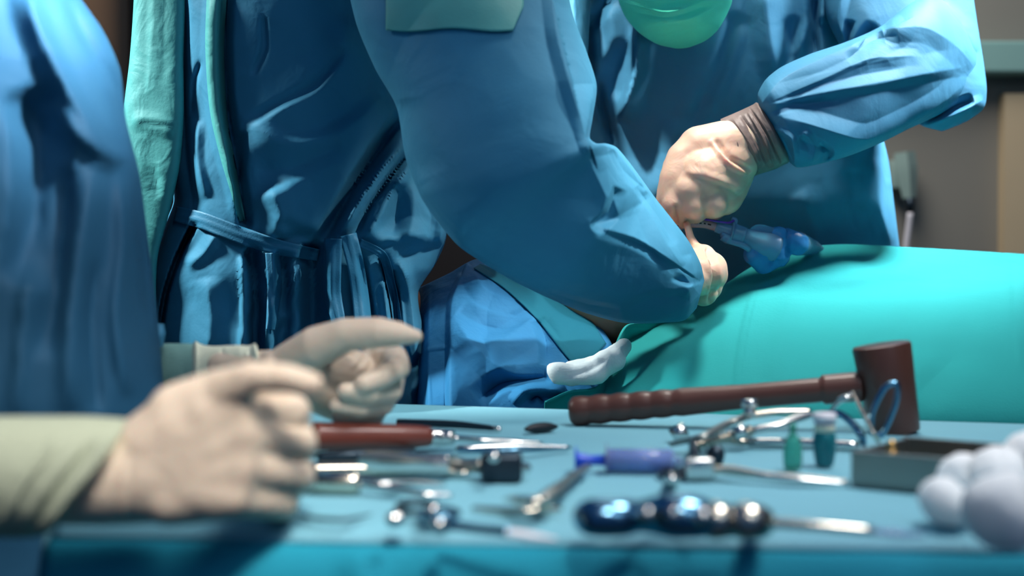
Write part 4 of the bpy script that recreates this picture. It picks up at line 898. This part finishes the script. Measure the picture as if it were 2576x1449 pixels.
# small clamp at the front left
p9 = ins('towel_clamp', 'small steel towel clamp near the front edge below the forceps', 'clamp', 1080, 1310)
obj('finger_ring', sweep(ring(T(1050, 1296), .0105, .016, .004), .0019, 10, closed=True, res=40), M_dark, p9)
obj('finger_ring', sweep(ring(T(1105, 1312), .0095, .013, .004), .0019, 10, closed=True, res=40), M_steelb, p9)
obj('rivet', capsule(T(1088, 1284, .006), T(1089, 1284, .007), .0034, .0034), M_steel, p9)
obj('rivet', capsule(T(1104, 1322, .006), T(1105, 1322, .007), .0038, .0038), M_steel, p9)
obj('rivet', capsule(T(990, 1306, .005), T(1000, 1306, .005), .0040, .0036), M_steel, p9)
obj('shaft', sweep([T(1118, 1318, .005), T(1200, 1330, .004), T(1285, 1338, .004)], [.0026, .0022, .0024], 10, res=12), M_steelb, p9)
obj('blade', sweep([T(1278, 1338, .004), T(1330, 1346, .003), T(1400, 1356, .002)], [.0046, .0046, .0012], 10, flat=.35, res=12), M_white, p9)
# tan clamp in the centre
p10 = ins('tarnished_clamp', 'tarnished tan clamp with a slanting grey arm, alone in the centre of the table', 'clamp', 1340, 1270)
obj('arm', sweep([T(1478, 1172, .006), T(1420, 1215, .007), T(1380, 1245, .007), T(1345, 1262, .005)], [.0026, .0038, .0048, .0030], 10, flat=.6, res=18), M_steeld, p10)
obj('bow', sweep([T(1270, 1256, .004), T(1310, 1258, .010), T(1345, 1262, .011), T(1372, 1268, .006), T(1330, 1280, .003)], [.0014, .0032, .0040, .0032, .0016], 12, flat=.7, res=24), M_steelw, p10)
obj('jaw', sweep([T(1190, 1278, .003), T(1260, 1284, .003), T(1340, 1286, .003), T(1412, 1280, .003)], [.0012, .0020, .0022, .0012], 10, res=14), M_steelw, p10)
p11 = ins('curved_needle', 'thin dark curved needle on the table just below the fist', 'needle', 840, 1300)
obj('needle', sweep([T(740, 1290, .002), T(790, 1303, .002), T(860, 1308, .002), T(935, 1294, .002)], [.0008, .0012, .0012, .0004], 8, res=20), M_dark, p11)
# cotton balls
cot = [(2425, 1225, .0165, 0.0, 'cotton ball furthest left, against the steel tray'), (2385, 1278, .0135, 0, 'small cotton ball in front of the leftmost one'), (2535, 1330, .0195, 0, 'largest cotton ball, nearest the front edge'),
       (2515, 1235, .017, .003, 'cotton ball resting between its neighbours, right of the leftmost one'), (2600, 1205, .018, .006, 'cotton ball highest of the pile, cut by the right edge of the picture'), (2640, 1335, .020, 0, 'cotton ball lowest at the right edge of the picture')]
for i, (x, y, r, h, lb) in enumerate(cot):
    c = T(x, y + 46, 0) + H * (r * .86 + h)
    g = fuse([capsule(c + np.array([-r*.15, 0, 0]), c + np.array([r*.15, 0, 0]), r * .86, r * .82, 28), capsule(c + np.array([0, -r*.2, -r*.1]), c + np.array([0, r*.1, r*.1]), r*.75, r*.8, 28)], .0012, 4)
    V = g[0]; n = (V - c); n /= np.linalg.norm(n, axis=1)[:, None]; V = V + n * (noise(V + i, 60, i) * .0026 + noise(V, 160, i + 3) * .0011)[:, None]
    tag(obj('cotton_ball', (V, g[1]), M_cotton), 'white ' + lb, 'cotton ball', 'cotton balls by the tray')
